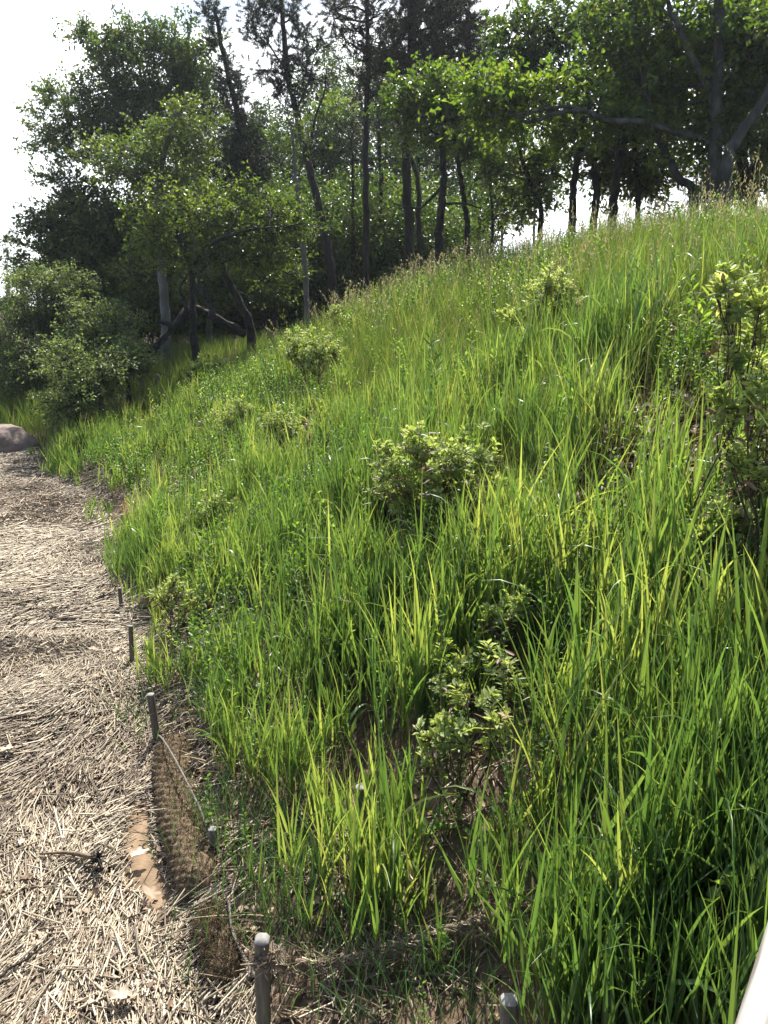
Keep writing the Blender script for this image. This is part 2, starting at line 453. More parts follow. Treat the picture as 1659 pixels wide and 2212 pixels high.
def wrack():
    mb = MB(); N = 0
    def batch(n, ylo, yhi, wide, lo, hi, rad, lift):
        y = ylo + (yhi - ylo) * rng.random(n) ** .9
        d = -rng.random(n) ** 1.15 * wide + (.10 if yhi < 5 else .0)
        # walk across from the toe line
        tx = np.interp(y, TOE[:, 1], TOE[:, 0])
        x = tx + d / np.cos(.36)
        dist = np.hypot(x, y)
        sc_ = SAND.mean(0) + (SAND - SAND.mean(0)) * 1.45
        keep = ~inside(sc_, x, y)
        keep &= ~((y < 4.4) & (rng.random(n) < .35 * (vnoise(x, y, 2.4, 29) > .66)))
        # bank-foot litter allowed up to 0.1 inside
        x = x[keep]; y = y[keep]; n = len(x)
        flow = 1.15 + 1.1 * (vnoise(x, y, .55, 21) - .5) + 3.6 * (vnoise(x, y, 1.5, 22) - .5)
        wild = rng.random(n) < .33
        ang = np.where(wild, rng.random(n) * pi, flow + rng.normal(0, .28, n))
        ln = lo + (hi - lo) * rng.random(n) ** 1.6
        ln = np.where(rng.random(n) < .06, ln * 2.2, ln)
        pile = vnoise(x, y, 2.2, 23)
        z = ground(x, y) + .008 + lift * rng.random(n) * (.35 + pile)
        tilt = rng.normal(0, .10, n)
        D = np.stack([np.cos(ang) * np.cos(tilt), np.sin(ang) * np.cos(tilt), np.sin(tilt)], -1)
        C = np.stack([x, y, z], -1)
        A = C - D * ln[:, None] / 2; B = C + D * ln[:, None] / 2
        ok = ~(inside(SAND, A[:, 0], A[:, 1]) | inside(SAND, B[:, 0], B[:, 1]) | inside(SAND, .5 * (C + A)[:, 0], .5 * (C + A)[:, 1]) | inside(SAND, .5 * (C + B)[:, 0], .5 * (C + B)[:, 1])) | (rng.random(n) < .02)
        A = A[ok]; B = B[ok]; x = x[ok]; y = y[ok]; n = len(x)
        for E_ in (A, B): E_[:, 2] = np.maximum(E_[:, 2], ground(E_[:, 0], E_[:, 1]) + .003)
        tone = vnoise(x, y, 1.1, 25)
        dark = np.clip((y - 8.0) / 4, 0, 1) * .12 + .14 * np.clip((vnoise(x, y, 3.2, 28) - .62) * 5, 0, 1)
        r = np.clip(.60 + .30 * (tone - .5) * 2 + rng.normal(0, .27, n) - dark - .35 * (rng.random(n) < .10), 0, 1)
        sticks(mb, A, B, rad * (.45 + .75 * rng.random(n) ** 1.4), 4 if yhi < 5 else 3, r)
    batch(24000, 1.2, 3.6, 1.6, .03, .26, .0043, .05)
    batch(27000, 3.2, 6.0, 2.6, .03, .22, .0044, .045)
    batch(28000, 5.6, 9.0, 4.0, .03, .20, .0055, .05)
    batch(30000, 8.6, 14.5, 8.5, .03, .18, .0065, .045)
    n = 9000
    y = rng.uniform(1.2, 12.5, n); x = np.interp(y, TOE[:, 1], TOE[:, 0]) + rng.random(n) ** 2.2 * 1.6
    k = ~inside(SAND, x, y) & (vnoise(x, y, 2.6, 27) > .38); x, y = x[k], y[k]; n = len(x)
    ang = rng.random(n) * pi; ln = rng.uniform(.04, .22, n); D = np.stack([np.cos(ang), np.sin(ang), rng.normal(0, .08, n)], -1)
    C = np.stack([x, y, ground(x, y) + .02], -1); A = C - D * ln[:, None] / 2; B = C + D * ln[:, None] / 2
    for E_ in (A, B): E_[:, 2] = np.maximum(E_[:, 2], ground(E_[:, 0], E_[:, 1]) + .004)
    sticks(mb, A, B, .0035 * rng.uniform(.5, 1.4, n) * (1 + .04 * y), 3, np.clip(rng.normal(.42, .22, n), 0, 1))
    o = mb.build('straw_wrack', M['straw'])
    tag(o, 'matted bed of bleached reed straw washed up along the shore', 'straw wrack', kind='stuff')


wrack()


def litter():
    """chips, broken leaves and dark bits between the straws and up the bare parts of the bank"""
    mb = MB()
    def bits(x, y, size, rlo, rhi, lift=.02):
        n = len(x)
        z = ground(x, y) + .006 + lift * rng.random(n)
        a = rng.random(n) * 2 * pi; tl = rng.normal(0, .5, n)
        u = np.stack([np.cos(a), np.sin(a), tl * .6], -1); v = np.stack([-np.sin(a), np.cos(a), rng.normal(0, .4, n)], -1)
        s = size * (.4 + rng.random(n)); C = np.stack([x, y, z], -1)
        P = [C - u * s[:, None] * .5, C + v * s[:, None] * (.2 + .2 * rng.random(n))[:, None] , C + u * s[:, None] * .5, C - v * s[:, None] * (.2 + .2 * rng.random(n))[:, None]]
        V = np.stack(P, 1); V[:, 1, 2] += s * .2 * rng.random(n); V[:, 3, 2] += s * .2 * rng.random(n)
        T = np.array([(0, 1, 2), (0, 2, 3)])[None] + (np.arange(n) * 4)[:, None, None]
        mb.add(V.reshape(-1, 3), None, T.reshape(-1, 3), np.repeat(rlo + (rhi - rlo) * rng.random(n), 4))
    y = 1.2 + 13 * rng.random(16000); x = np.interp(y, TOE[:, 1], TOE[:, 0]) + .2 - rng.random(16000) ** 1.2 * (1.5 + y * .45)
    k = ~inside(SAND, x, y) | (rng.random(16000) < .04)
    bits(x[k], y[k], .032, 0, .95, .05)
    x = rng.uniform(-5, 8, 26000); y = rng.uniform(1, 14, 26000)
    d, _ = toe(x, y); k = (d > -.1) & (d < 9)
    bits(x[k], y[k], .05, 0, .9)
    for (px, py, s, n) in BARE:
        h = hit(px, py); c = rng.normal(0, s * .8, (n * 14, 2)) + h[:2]
        bits(c[:, 0], c[:, 1], .07, .1, 1, .03)
    o = mb.build('leaf_litter', M['litter'])
    tag(o, 'scattered dead brown leaf scraps and chips over straw and bank', 'leaf litter', kind='stuff')


# bare places on the bank: photo point, size in metres, amount
BARE = [(1420, 900, .55, 90), (1480, 1010, .6, 110), (1340, 1120, .35, 40), (1590, 1080, .5, 60), (1400, 780, .35, 40), (690, 890, .30, 40), (620, 875, .25, 20)]
litter()

BAY = [
    ('largest bayberry shrub, wide pale leafy head over bare stems in the middle of the bank', (960, 1190), [(850, 1000, 50), (900, 965, 55), (960, 985, 55), (1040, 975, 50), (880, 1050, 45), (1000, 1040, 55), (1075, 1050, 45), (830, 1050, 35), (1110, 1090, 40), (940, 1040, 40)], .055, 1, .5),
    ('bayberry shrub high on the slope below the crest, with tall grass at its right', (1195, 760), [(1185, 610, 34), (1150, 640, 30), (1220, 625, 34), (1130, 665, 24), (1205, 655, 30), (1100, 680, 22)], .055, 1, .35),
    ('bayberry shrub with two rounded heads on bare stems near the middle crest', (680, 850), [(640, 735, 32), (690, 745, 36), (670, 770, 32), (720, 760, 26), (635, 760, 22)], .06, 1, 0),
    ('little bayberry shrub just above the two headed one', (745, 740), [(728, 683, 22), (758, 690, 20), (722, 668, 14)], .06, 1, 0),
    ('rounded bayberry shrub left of a bare hollow on the lower left slope', (520, 960), [(525, 875, 28), (500, 905, 34), (535, 915, 30), (485, 930, 24)], .058, 1.1, .3),
    ('bayberry shrub right of the rounded one at the bare hollow', (610, 980), [(585, 905, 28), (625, 910, 34), (600, 930, 30), (645, 935, 22)], .058, 1.1, .2),
    ('small bayberry sprig among tall blades right of centre, twisted brown leaves below', (1100, 1450), [(1085, 1300, 40), (1105, 1330, 34), (1060, 1310, 26), (1120, 1300, 22)], .055, .9, .7),
    ('yellow green bayberry sprig between the tall blades under the twisted leaved one', (1105, 1610), [(1085, 1430, 36), (1100, 1470, 32)], .055, .9, .5),
    ('bayberry sprig with large curled pale leaves left of the yellow green one', (975, 1560), [(940, 1430, 34), (980, 1420, 34), (960, 1455, 32)], .065, .85, .2),
    ('lowest bayberry shrub on the bank with silvery withered leaves at its side', (1000, 1730), [(1010, 1500, 34), (960, 1545, 36), (1060, 1545, 30), (930, 1590, 34), (1000, 1590, 40), (1060, 1600, 26), (945, 1620, 30)], .055, .9, .9),
    ('tall bayberry shrub at the right picture edge, reaching highest', (1640, 1180), [(1595, 600, 50), (1645, 640, 50), (1575, 660, 44), (1630, 720, 50), (1590, 750, 44), (1655, 790, 44), (1550, 625, 30)], .06, 1, .1),
    ('bushy bayberry shrub at the right picture edge under the tallest one', (1640, 1290), [(1620, 850, 50), (1585, 900, 40), (1650, 920, 46), (1610, 960, 44), (1650, 1010, 40), (1580, 985, 30), (1565, 850, 26)], .06, 1, .2),
    ('low bayberry shrub with dark brown base on bare ground near the right picture edge', (1590, 1270), [(1540, 1130, 36), (1590, 1140, 34), (1560, 1100, 30), (1620, 1120, 26), (1520, 1150, 22)], .065, 1, .7),
    ('small bayberry shrub low at the grass edge beside the straw', (380, 1370), [(360, 1290, 32), (400, 1300, 28), (370, 1250, 26), (340, 1270, 22)], .055, .8, .6),
    ('bright bayberry shrub in the left grass above the straw edge', (470, 1180), [(460, 1085, 30), (500, 1090, 26), (440, 1100, 22)], .055, .9, .1),
    ('pale bayberry shrub far down the left bank near the dead trunk', (450, 850), [(430, 790, 26), (470, 785, 22), (410, 800, 18), (450, 800, 20)], .065, 1, .2)]

# ------------------------------------------------------------------ grass
BC = [(hit(px, py)[:2], s) for (px, py, s, n) in BARE]


def bare_at(x, y):
    b = np.zeros(np.shape(x))
    for c, s in BC:
        b = np.maximum(b, np.exp(-(((x - c[0]) ** 2 + (y - c[1]) ** 2) / (s * 1.15) ** 2) ** 1.5))
    return b


SHR = [(hit(*b[1])[:2], b[2]) for b in BAY]


def shrub_cut(x, y):
    """1 in the open, lower around and in front of a shrub"""
    f = np.ones(np.shape(x))
    for g, tops in SHR:
        R_ = max(.16, .5 * (max(t[0] + t[2] for t in tops) - min(t[0] - t[2] for t in tops)) * np.hypot(*g) / FP)
        u = g / np.hypot(*g)                                     # away from the steps
        a = (x - g[0]) * u[0] + (y - g[1]) * u[1]; c = (x - g[0]) * -u[1] + (y - g[1]) * u[0]
        f = np.minimum(f, 1 - .60 * np.exp(-(c / (R_ * 1.05)) ** 4) * ((a < R_ * .5) & (a > -.5)))
    return f


THIN = [(hit(px, py)[:2], r, f) for px, py, r, f in [(560, 1760, .22, .7), (690, 1840, .22, .6), (640, 1960, .25, .8), (840, 1930, .25, .6), (960, 2060, .18, .4), (760, 1640, .2, .5), (980, 1800, .2, .5),
        (620, 2190, .22, .95), (740, 2200, .22, .95), (860, 2200, .22, .95), (980, 2180, .22, .92), (1090, 2150, .18, .9), (700, 2100, .2, .9), (1240, 1900, .2, .6)]]


def thin_at(x, y):
    f = np.ones(np.shape(x))
    for c, r, k in THIN:
        f = f * (1 - k * np.exp(-(((x - c[0]) ** 2 + (y - c[1]) ** 2) / r ** 2) ** 1.5))
    return f


def blades(mb, root, L, W, az, lean, bend, twist, segs, r, fold=True, kink=None):
    """grass blades as curved tapering strips; root (N,3)"""
    N = len(root)
    t = np.linspace(0, 1, segs + 1)
    th = lean[:, None] + bend[:, None] * t[None] ** 1.6
    if kink is not None: th = th + kink[:, None] * np.clip((t[None] - .55) / .2, 0, 1)
    ds = (L / segs)[:, None]
    mid = (th[:, 1:] + th[:, :-1]) / 2
    hx = np.concatenate([np.zeros((N, 1)), np.cumsum(np.sin(mid) * ds, 1)], 1)
    hz = np.concatenate([np.zeros((N, 1)), np.cumsum(np.cos(mid) * ds, 1)], 1)
    D = np.stack([np.cos(az), np.sin(az)], -1)
    C = np.zeros((N, segs + 1, 3))
    C[..., 0] = root[:, None, 0] + hx * D[:, None, 0]
    C[..., 1] = root[:, None, 1] + hx * D[:, None, 1]
    C[..., 2] = root[:, None, 2] + hz
    perp = np.stack([-D[:, 1], D[:, 0], np.zeros(N)], -1)
    nrm = np.stack([np.cos(th) * D[:, None, 0], np.cos(th) * D[:, None, 1], -np.sin(th)], -1)
    tw = (twist[:, None] * (.6 + .4 * t[None]))[..., None]
    Wv = perp[:, None] * np.cos(tw) + nrm * np.sin(tw)
    Nv = -perp[:, None] * np.sin(tw) + nrm * np.cos(tw)
    wp = np.minimum(1, 1.25 * (1 - t) ** .75) * np.minimum(1, .45 + 2.4 * t); wp[-1] = .04
    hw = (W[:, None] * wp[None] * .5)[..., None]
    S = segs + 1
    if fold:
        V = np.stack([C - Wv * hw, C + Nv * hw * .35, C + Wv * hw], 2)      # N,S,3,3
        k = 3
    else:
        V = np.stack([C - Wv * hw, C + Wv * hw], 2); k = 2
    base = (np.arange(N) * S * k)[:, None, None]
    i = (np.arange(segs) * k)[None, :, None]
    j = np.arange(k - 1)[None, None, :]
    o = base + i + j
    Q = np.stack([o, o + 1, o + k + 1, o + k], -1).reshape(-1, 4)
    mb.add(V.reshape(-1, 3), Q, None, np.repeat(r, S * k))


def scatter(n, xlo, xhi, ylo, yhi, dens):
    x = rng.uniform(xlo, xhi, n); y = rng.uniform(ylo, yhi, n)
    k = rng.random(n) < dens(x, y)
    x, y = x[k], y[k]
    P = np.stack([x, y, ground(x, y)], -1)
    u, v = px_of(P)
    k = (u > -160) & (u < 1850) & (v < 2500)
    return P[k]


def tillers(mb, ms, P, H, W, nb, segs, spread, fold, rbase, clump=(5, 12), blade_len=.75):
    """upright tillers, each with nb blades leaving the stem at a narrow angle"""
    # every point is a clump; its tillers fan outwards
    K = rng.integers(clump[0], clump[1], len(P))
    idx = np.repeat(np.arange(len(P)), K)
    N = len(idx)
    off = rng.normal(0, 1, (N, 2)) * (.02 + .055 * rng.random(len(P)))[idx][:, None]
    P = P[idx].copy(); P[:, :2] += off; P[:, 2] = ground(P[:, 0], P[:, 1])
    H = H[idx] * (.72 + .5 * rng.random(len(K)))[idx] * rng.uniform(.7, 1.15, N)
    H = H * shrub_cut(P[:, 0], P[:, 1])
    rbase = (rbase + rng.normal(0, .16, len(K)) + .5 * (vnoise(P[:, 0], P[:, 1], .9, 61)[np.searchsorted(idx, np.arange(len(K)))] - .5))[idx]
    az0 = np.arctan2(off[:, 1], off[:, 0]) + rng.normal(0, .5, N)
    ln = np.minimum(.5, np.hypot(off[:, 0], off[:, 1]) * 3.2) + np.abs(rng.normal(0, .06, N))
    top = P + np.stack([np.cos(az0) * np.sin(ln) * H * .55, np.sin(az0) * np.sin(ln) * H * .55, np.cos(ln) * H * .55], -1)
    if ms is not None:
        sticks(ms, P - [0, 0, .02], top, .0016 + .0009 * rng.random(N), 3, rng.random(N))
    for b in range(nb):
        f = .26 + .74 * (b + .25 + .6 * rng.random(N)) / nb
        root = P + (top - P) * (f * .92)[:, None]
        az = az0 + b * pi + rng.normal(0, .9, N)
        lean = np.abs(rng.normal(spread, .16, N)) * (1.15 - .5 * f)
        droop = rng.random(N)
        bend = np.where(droop < .10, rng.uniform(1.1, 2.4, N), rng.uniform(-.12, .50, N))
        L = H * blade_len * rng.uniform(.65, 1.15, N)
        Wd = W * rng.uniform(.45, 1.35, N)
        r = np.clip(rbase + rng.normal(0, .17, N), 0, .93)
        odd = rng.random(N)
        r = np.where(odd < .004, rng.uniform(.94, 1, N), r)
        blades(mb, root, L, Wd, az, lean, bend, rng.normal(0, .9, N), segs, r, fold)


def clumpd(x, y):
    patch = np.clip((vnoise(x, y, 1.3, 71) - .52) * 5, 0, 1)          # leafy weeds take over here
    return (.06 + .94 * np.clip((vnoise(x, y, 2.4, 31) - .34) * 3.0, 0, 1)) * (1 - .72 * patch)


TALL = [(1320, 820, 46, .72, .20, .015), (1130, 860, 24, .62, .15, .013), (960, 980, 12, .62, .14, .012), (880, 900, 8, .5, .12, .012), (1240, 1000, 12, .6, .2, .013),
        (500, 1650, 4, .42, .05, .010), (560, 1700, 5, .5, .06, .011), (630, 1730, 6, .55, .07, .011), (680, 1850, 4, .45, .05, .012), (720, 1960, 4, .42, .05, .012), (830, 1990, 6, .5, .07, .013),
        (640, 1560, 8, .5, .1, .012), (520, 1560, 6, .4, .1, .010), (1300, 2150, 6, .5, .1, .016), (400, 1480, 5, .28, .08, .008),
        (1400, 1500, 10, .75, .18, .019), (1550, 1700, 10, .75, .16, .020), (1450, 1900, 8, .7, .12, .021), (1180, 1750, 6, .65, .10, .018), (1330, 1350, 8, .6, .15, .016)]


def grass():
    mb = MB(); ms = MB()
    # --- foreground: broad bladed clumps
    def dn(x, y):
        d, _ = toe(x, y)
        edge = np.clip((d - .36) / .3, 0, 1)
        # sparse strip behind the coir logs, widest near the camera
        foot = np.clip((d - (.36 + .16 * np.clip((3.4 - y) / 1.6, 0, 1))) / .55, .28, 1)
        return edge * foot * clumpd(x, y) * thin_at(x, y) * (1 - .93 * bare_at(x, y)) * (d < 6)
    P = scatter(2250, -2, 5.2, 1.6, 4.4, dn)
    h = .50 + .30 * vnoise(P[:, 0], P[:, 1], 1.2, 33)
    tillers(mb, ms, P, h, .0150, 4, 6, .28, True, .5)
    def dn2(x, y):
        d, _ = toe(x, y)
        near = np.clip((d + .16) / .2, 0, 1) * np.clip(1 - (4.9 - y) / .9 * (d < .35), 0, 1)
        fine_zone = np.clip((d - 2.2) / 1.3, 0, 1)
        return near * clumpd(x, y) * (1 - .93 * bare_at(x, y)) * (1 - .85 * fine_zone)
    P = scatter(4600, -3.4, 6.5, 4.2, 8.0, dn2)
    d, _ = toe(P[:, 0], P[:, 1])
    h = (.40 + .26 * vnoise(P[:, 0], P[:, 1], 1.2, 33)) * np.clip(.7 + .5 * d, .6, 1)
    tillers(mb, ms, P, h, .0115, 4, 5, .26, False, .58)
    P = scatter(6000, -7.5, 4.5, 7.8, 13.5, dn2)
    d, _ = toe(P[:, 0], P[:, 1])
    h = (.30 + .24 * vnoise(P[:, 0], P[:, 1], 1.2, 33)) * np.clip(.75 + .4 * d, .6, 1)
    tillers(mb, None, P, h, .012, 4, 4, .26, False, .60, clump=(4, 9))
    # single tall clumps that stand out
    for (px, py, n, hh, sp, ww) in TALL:
        h = hit(px, py); c = h[:2] + rng.normal(0, sp, (n, 2))
        Pp = np.stack([c[:, 0], c[:, 1], ground(c[:, 0], c[:, 1])], -1)
        tillers(mb, ms, Pp, np.full(n, hh), ww, 4, 6, .25, True, .55, clump=(4, 9))
    o = mb.build('switchgrass', M['blade'], smooth=False)
    tag(o, 'bright green broad bladed grass covering the lower bank', 'grass', kind='stuff')
    o2 = ms.build('grass_stems', M['stemred'])
    tag(o2, 'reddish brown stalks at the foot of the broad bladed grass', 'grass stems', kind='stuff')

    # --- fine meadow grass on the upper bank and behind the crest
    mb = MB(); mp_ = MB()
    def dn3(x, y):
        d, _ = toe(x, y)
        return np.where(y > 13.5, (d > .1) * 1., np.clip((d - 1.9) / 1.2, 0, 1)) * (d < 12.5) * (1 - .85 * bare_at(x, y)) * (.45 + .55 * vnoise(x, y, 1.6, 41))
    for (n, y0, y1, x0, x1, segs, W, m) in ((15000, 2.5, 6, .5, 6.5, 4, .0042, 3), (26000, 6, 10.5, -1.5, 9, 3, .0055, 3), (30000, 10.5, 17, -4, 10, 3, .008, 2), (22000, 13.5, 21, -13, -2, 3, .010, 2)):
        P = scatter(n, x0, x1, y0, y1, dn3)
        N = len(P)
        for b in range(m):
            L = rng.uniform(.30, .66, N) * shrub_cut(P[:, 0], P[:, 1])
            az = rng.random(N) * 2 * pi
            blades(mb, P + np.stack([rng.normal(0, .02, N), rng.normal(0, .02, N), np.zeros(N)], -1), L, W * rng.uniform(.6, 1.2, N), az,
                   np.abs(rng.normal(.16, .12, N)), rng.uniform(0, .9, N), rng.normal(0, 1, N), segs, np.clip(.45 + rng.normal(0, .2, N) + .2 * (vnoise(P[:, 0], P[:, 1], .9, 43) - .5), 0, 1), False)
    # thin fescue filling between the clumps low down
    def dn4(x, y):
        d, _ = toe(x, y)
        return thin_at(x, y) * np.clip((d - .30) / .5, 0, .8) * (1 - .8 * bare_at(x, y)) * vnoise(x, y, 2.0, 45) * (d < 4)
    P = scatter(12000, -6, 5, 1.6, 13, dn4); N = len(P)
    for b in range(2):
        blades(mb, P, rng.uniform(.12, .4, N), .0045 * rng.uniform(.6, 1.3, N) * (1 + P[:, 1] * .05), rng.random(N) * 2 * pi, np.abs(rng.normal(.3, .2, N)), rng.uniform(.2, 1.6, N),
               rng.normal(0, 1, N), 4, np.clip(.35 + rng.normal(0, .25, N), 0, 1), False)
    o = mb.build('meadow_grass', M['fine'])
    tag(o, 'fine pale green meadow grass on the upper slope up to the crest', 'grass', kind='stuff')

    # --- flowering stalks
    def dn5(x, y):
        d, _ = toe(x, y)
        return np.clip((d - 2.9) / 1.5, 0, 1) * (d < 10) * (.3 + .7 * vnoise(x, y, .8, 47))
    P = scatter(6800, -3.5, 9, 4, 15, dn5)
    # taller ones near the right edge of the crest
    Pe = scatter(220, 3.0, 5.6, 6.0, 9.0, lambda x, y: np.ones_like(x) * .5)
    P = np.vstack([P, Pe]); N = len(P)
    H = rng.uniform(.45, .85, N); H[-len(Pe):] = rng.uniform(.7, 1.15, len(Pe))
    az = rng.random(N) * 2 * pi; ln = np.abs(rng.normal(.08, .07, N)); bd = np.where(rng.random(N) < .08, rng.uniform(.9, 1.7, N), rng.uniform(.0, .7, N))
    blades(mp_, P, H, .0028 + .00022 * P[:, 1], az, ln, bd, np.zeros(N), 4, rng.uniform(0, .5, N), False)
    # panicle: little spikelets round the last third of the stalk
    S = 16
    t = np.repeat(np.linspace(.62, 1.0, S)[None], N, 0)
    th = ln[:, None] + bd[:, None] * t ** 1.6 * .5
    hx = np.sin(th) * H[:, None] * t; hz = np.cos(th) * H[:, None] * t
    C = np.stack([P[:, 0, None] + hx * np.cos(az)[:, None], P[:, 1, None] + hx * np.sin(az)[:, None], P[:, 2, None] + hz], -1)
    wide = np.where(rng.random(N) < .55, .045, .008)[:, None] * (1.15 - t)  * 2.2
    C += rng.normal(0, 1, C.shape) * wide[..., None] * [1, 1, .5]
    C = C.reshape(-1, 3); n = len(C)
    u = norm(rng.normal(0, .5, (n, 3)) + [0, 0, 1]); v = norm(np.cross(u, rng.normal(0, 1, (n, 3))))
    s = (.011 + .0009 * C[:, 1])[:, None]
    V = np.stack([C - u * s, C + v * s * .28, C + u * s, C - v * s * .28], 1)
    mp_.add(V.reshape(-1, 3), (np.arange(n) * 4)[:, None] + np.arange(4)[None], None, np.repeat(rng.random(n), 4))
    o = mp_.build('grass_seed_heads', M['panicle'])
    tag(o, 'tan feathery seed heads of the meadow grass along the crest', 'grass seed heads', kind='stuff')

    # --- blue green slender blades, lower right corner
    mb = MB()
    P = scatter(900, .4, 2.3, 1.5, 3.6, lambda x, y: np.exp(-((x - 1.25) ** 2 / .5 + (y - 2.3) ** 2 / .7)))
    N = len(P)
    for b in range(2):
        blades(mb, P, rng.uniform(.55, .95, N), .0055 * rng.uniform(.6, 1.3, N), rng.random(N) * 2 * pi, np.abs(rng.normal(.12, .09, N)), rng.uniform(0, .5, N), rng.normal(0, 1, N), 6, rng.random(N))
    for (px, py, n) in ((430, 1830, 60), (520, 1760, 60), (345, 1560, 40), (430, 1530, 40), (480, 2080, 18), (600, 1900, 60), (560, 1850, 60), (620, 2000, 60), (700, 2050, 60), (800, 2150, 60), (960, 2150, 60), (540, 1950, 40), (650, 1800, 60), (900, 2180, 50), (230, 1040, 60)):
        h = hit(px, py); c = h[:2] + rng.normal(0, .13, (n, 2))
        Pp = np.stack([c[:, 0], c[:, 1], ground(c[:, 0], c[:, 1])], -1); N = n
        blades(mb, Pp, rng.uniform(.15, .42, N), .006 * rng.uniform(.6, 1.2, N), rng.random(N) * 2 * pi, np.abs(rng.normal(.3, .2, N)), rng.uniform(0, .9, N), rng.normal(0, 1, N), 5, rng.random(N))
    o = mb.build('beach_grass', M['blue'])
    tag(o, 'slender blue green grass blades near the white rail and bank foot', 'grass', kind='stuff')

    # --- dead thatch on the ground of the bank
    mb = MB()
    def dn6(x, y):
        d, _ = toe(x, y)
        return np.clip((d + .05) / .2, 0, 1) * np.where(d < 1.5, 1, .45) * (d < 9)
    P = scatter(26000, -6, 6.5, 1.3, 12, dn6); N = len(P)
    blades(mb, P + np.stack([np.zeros(N), np.zeros(N), .02 * rng.random(N)], -1), rng.uniform(.08, .32, N), .0045 * rng.uniform(.5, 1.4, N) * (1 + P[:, 1] * .04), rng.random(N) * 2 * pi, rng.uniform(.9, 1.5, N), rng.uniform(-.1, .5, N),
           rng.normal(0, 1, N), 3, np.clip(rng.normal(.5, .28, N), 0, 1), False)
    # dead stalks still standing among the green
    P = scatter(5200, -6, 7, 1.6, 13, lambda x, y: (toe(x, y)[0] > .4) * (toe(x, y)[0] < 8) * .6 * np.clip((vnoise(x, y, 1.7, 81) - .3) * 2.5, 0, 1)); N = len(P)
    blades(mb, P, rng.uniform(.22, .62, N), .0035 * rng.uniform(.6, 1.4, N) * (1 + P[:, 1] * .06), rng.random(N) * 2 * pi, np.abs(rng.normal(.25, .22, N)), rng.uniform(-.1, .9, N),
           rng.normal(0, 1, N), 4, np.clip(rng.normal(.6, .25, N), 0, 1), False, kink=np.where(rng.random(N) < .3, rng.uniform(.6, 1.6, N), 0))
    o = mb.build('dead_thatch', M['dead'])
    tag(o, 'dry tan thatch of dead grass lying between the green clumps', 'dead grass', kind='stuff')


grass()

# ------------------------------------------------------------------ leaves, twigs
def leaves(mb, C, D, L, W, r, fold=.25, up=None):
    """kite shaped folded leaves: C base, D direction (N,3)"""
    N = len(C)
    if up is None: up = norm(rng.normal(0, .75, (N, 3)) + [0, 0, 1])
    S = norm(np.cross(D, up)); U = np.cross(S, D)
    L = np.broadcast_to(L, (N,))[:, None]; W = np.broadcast_to(W, (N,))[:, None]
    a = rng.uniform(.4, .6, (N, 1))
    V = np.stack([C, C + D * L * a + S * W * .5 + U * W * fold, C + D * L - U * L * rng.uniform(0, .25, (N, 1)), C + D * L * a - S * W * .5 + U * W * fold], 1)
    T = np.array([(0, 1, 2), (0, 2, 3)])[None] + (np.arange(N) * 4)[:, None, None]
    mb.add(V.reshape(-1, 3), None, T.reshape(-1, 3), np.repeat(np.broadcast_to(r, (N,)), 4))


def obleaves(mb, C, D, L, W, r, up=None):
    """oblong leaves with a rounded tip, six outline points, for the near shrubs and weeds"""
    N = len(C)
    if up is None: up = norm(rng.normal(0, .6, (N, 3)) + [0, 0, 1])
    S = norm(np.cross(D, up)); U = np.cross(S, D)
    L = np.broadcast_to(L, (N,))[:, None]; W = np.broadcast_to(W, (N,))[:, None]
    cu = rng.uniform(-.1, .3, (N, 1))
    def p(f, s, lift): return C + D * L * f + S * W * .5 * s + U * (W * lift - L * cu * f * f)
    V = np.stack([p(0, 0, 0), p(.35, 1, .22), p(.75, .85, .22), p(1, 0, 0), p(.75, -.85, .22), p(.35, -1, .22), p(.5, 0, 0)], 1)
    T = np.array([(0, 1, 6), (1, 2, 6), (2, 3, 6), (3, 4, 6), (4, 5, 6), (5, 0, 6)])[None] + (np.arange(N) * 7)[:, None, None]
    mb.add(V.reshape(-1, 3), None, T.reshape(-1, 3), np.repeat(np.broadcast_to(r, (N,)), 7))


KINDS = {  # leaf length, width, twigs per spray, leaves per twig, twig length, leaf material, bark
    'oak': (.118, .068, 9, 15, .50, 'oak', 'bark'),
    'oakhi': (.118, .068, 9, 13, .48, 'oakhi', 'bark'),
    'pale': (.085, .050, 10, 15, .42, 'pale', 'barkpale'),
    'olive': (.065, .034, 14, 20, .38, 'olive', 'barkdark'),
}


def spray(ml, mt, c, outd, size, kind):
    Lf, Wf, nt_, nl, tl, _, _ = KINDS[kind]
    nt_ = max(4, int(nt_ * rng.uniform(.7, 1.3)))
    Dt = norm(rng.normal(0, .75, (nt_, 3)) * [1, 1, .6] + outd * .7 + [0, 0, .18])
    ln = tl * size * rng.uniform(.6, 1.35, nt_)
    A = c + rng.normal(0, .16 * size, (nt_, 3)) * [1, 1, .5]
    B = A + Dt * ln[:, None] - [0, 0, .03]
    sticks(mt, np.repeat(c[None], nt_, 0), B, .006, 3)
    t = rng.random((nt_, nl)) ** .6
    C = A[:, None] + (B - A)[:, None] * t[..., None] + rng.normal(0, .045 * size, (nt_, nl, 3))
    D = norm(Dt[:, None] * .5 + rng.normal(0, .65, (nt_, nl, 3)) + [0, 0, -.12])
    base = rng.normal(.5, .16)
    leaves(ml, C.reshape(-1, 3), D.reshape(-1, 3), Lf * rng.uniform(.6, 1.25, nt_ * nl), Wf * rng.uniform(.7, 1.2, nt_ * nl), np.clip(base + rng.normal(0, .2, nt_ * nl), 0, 1))


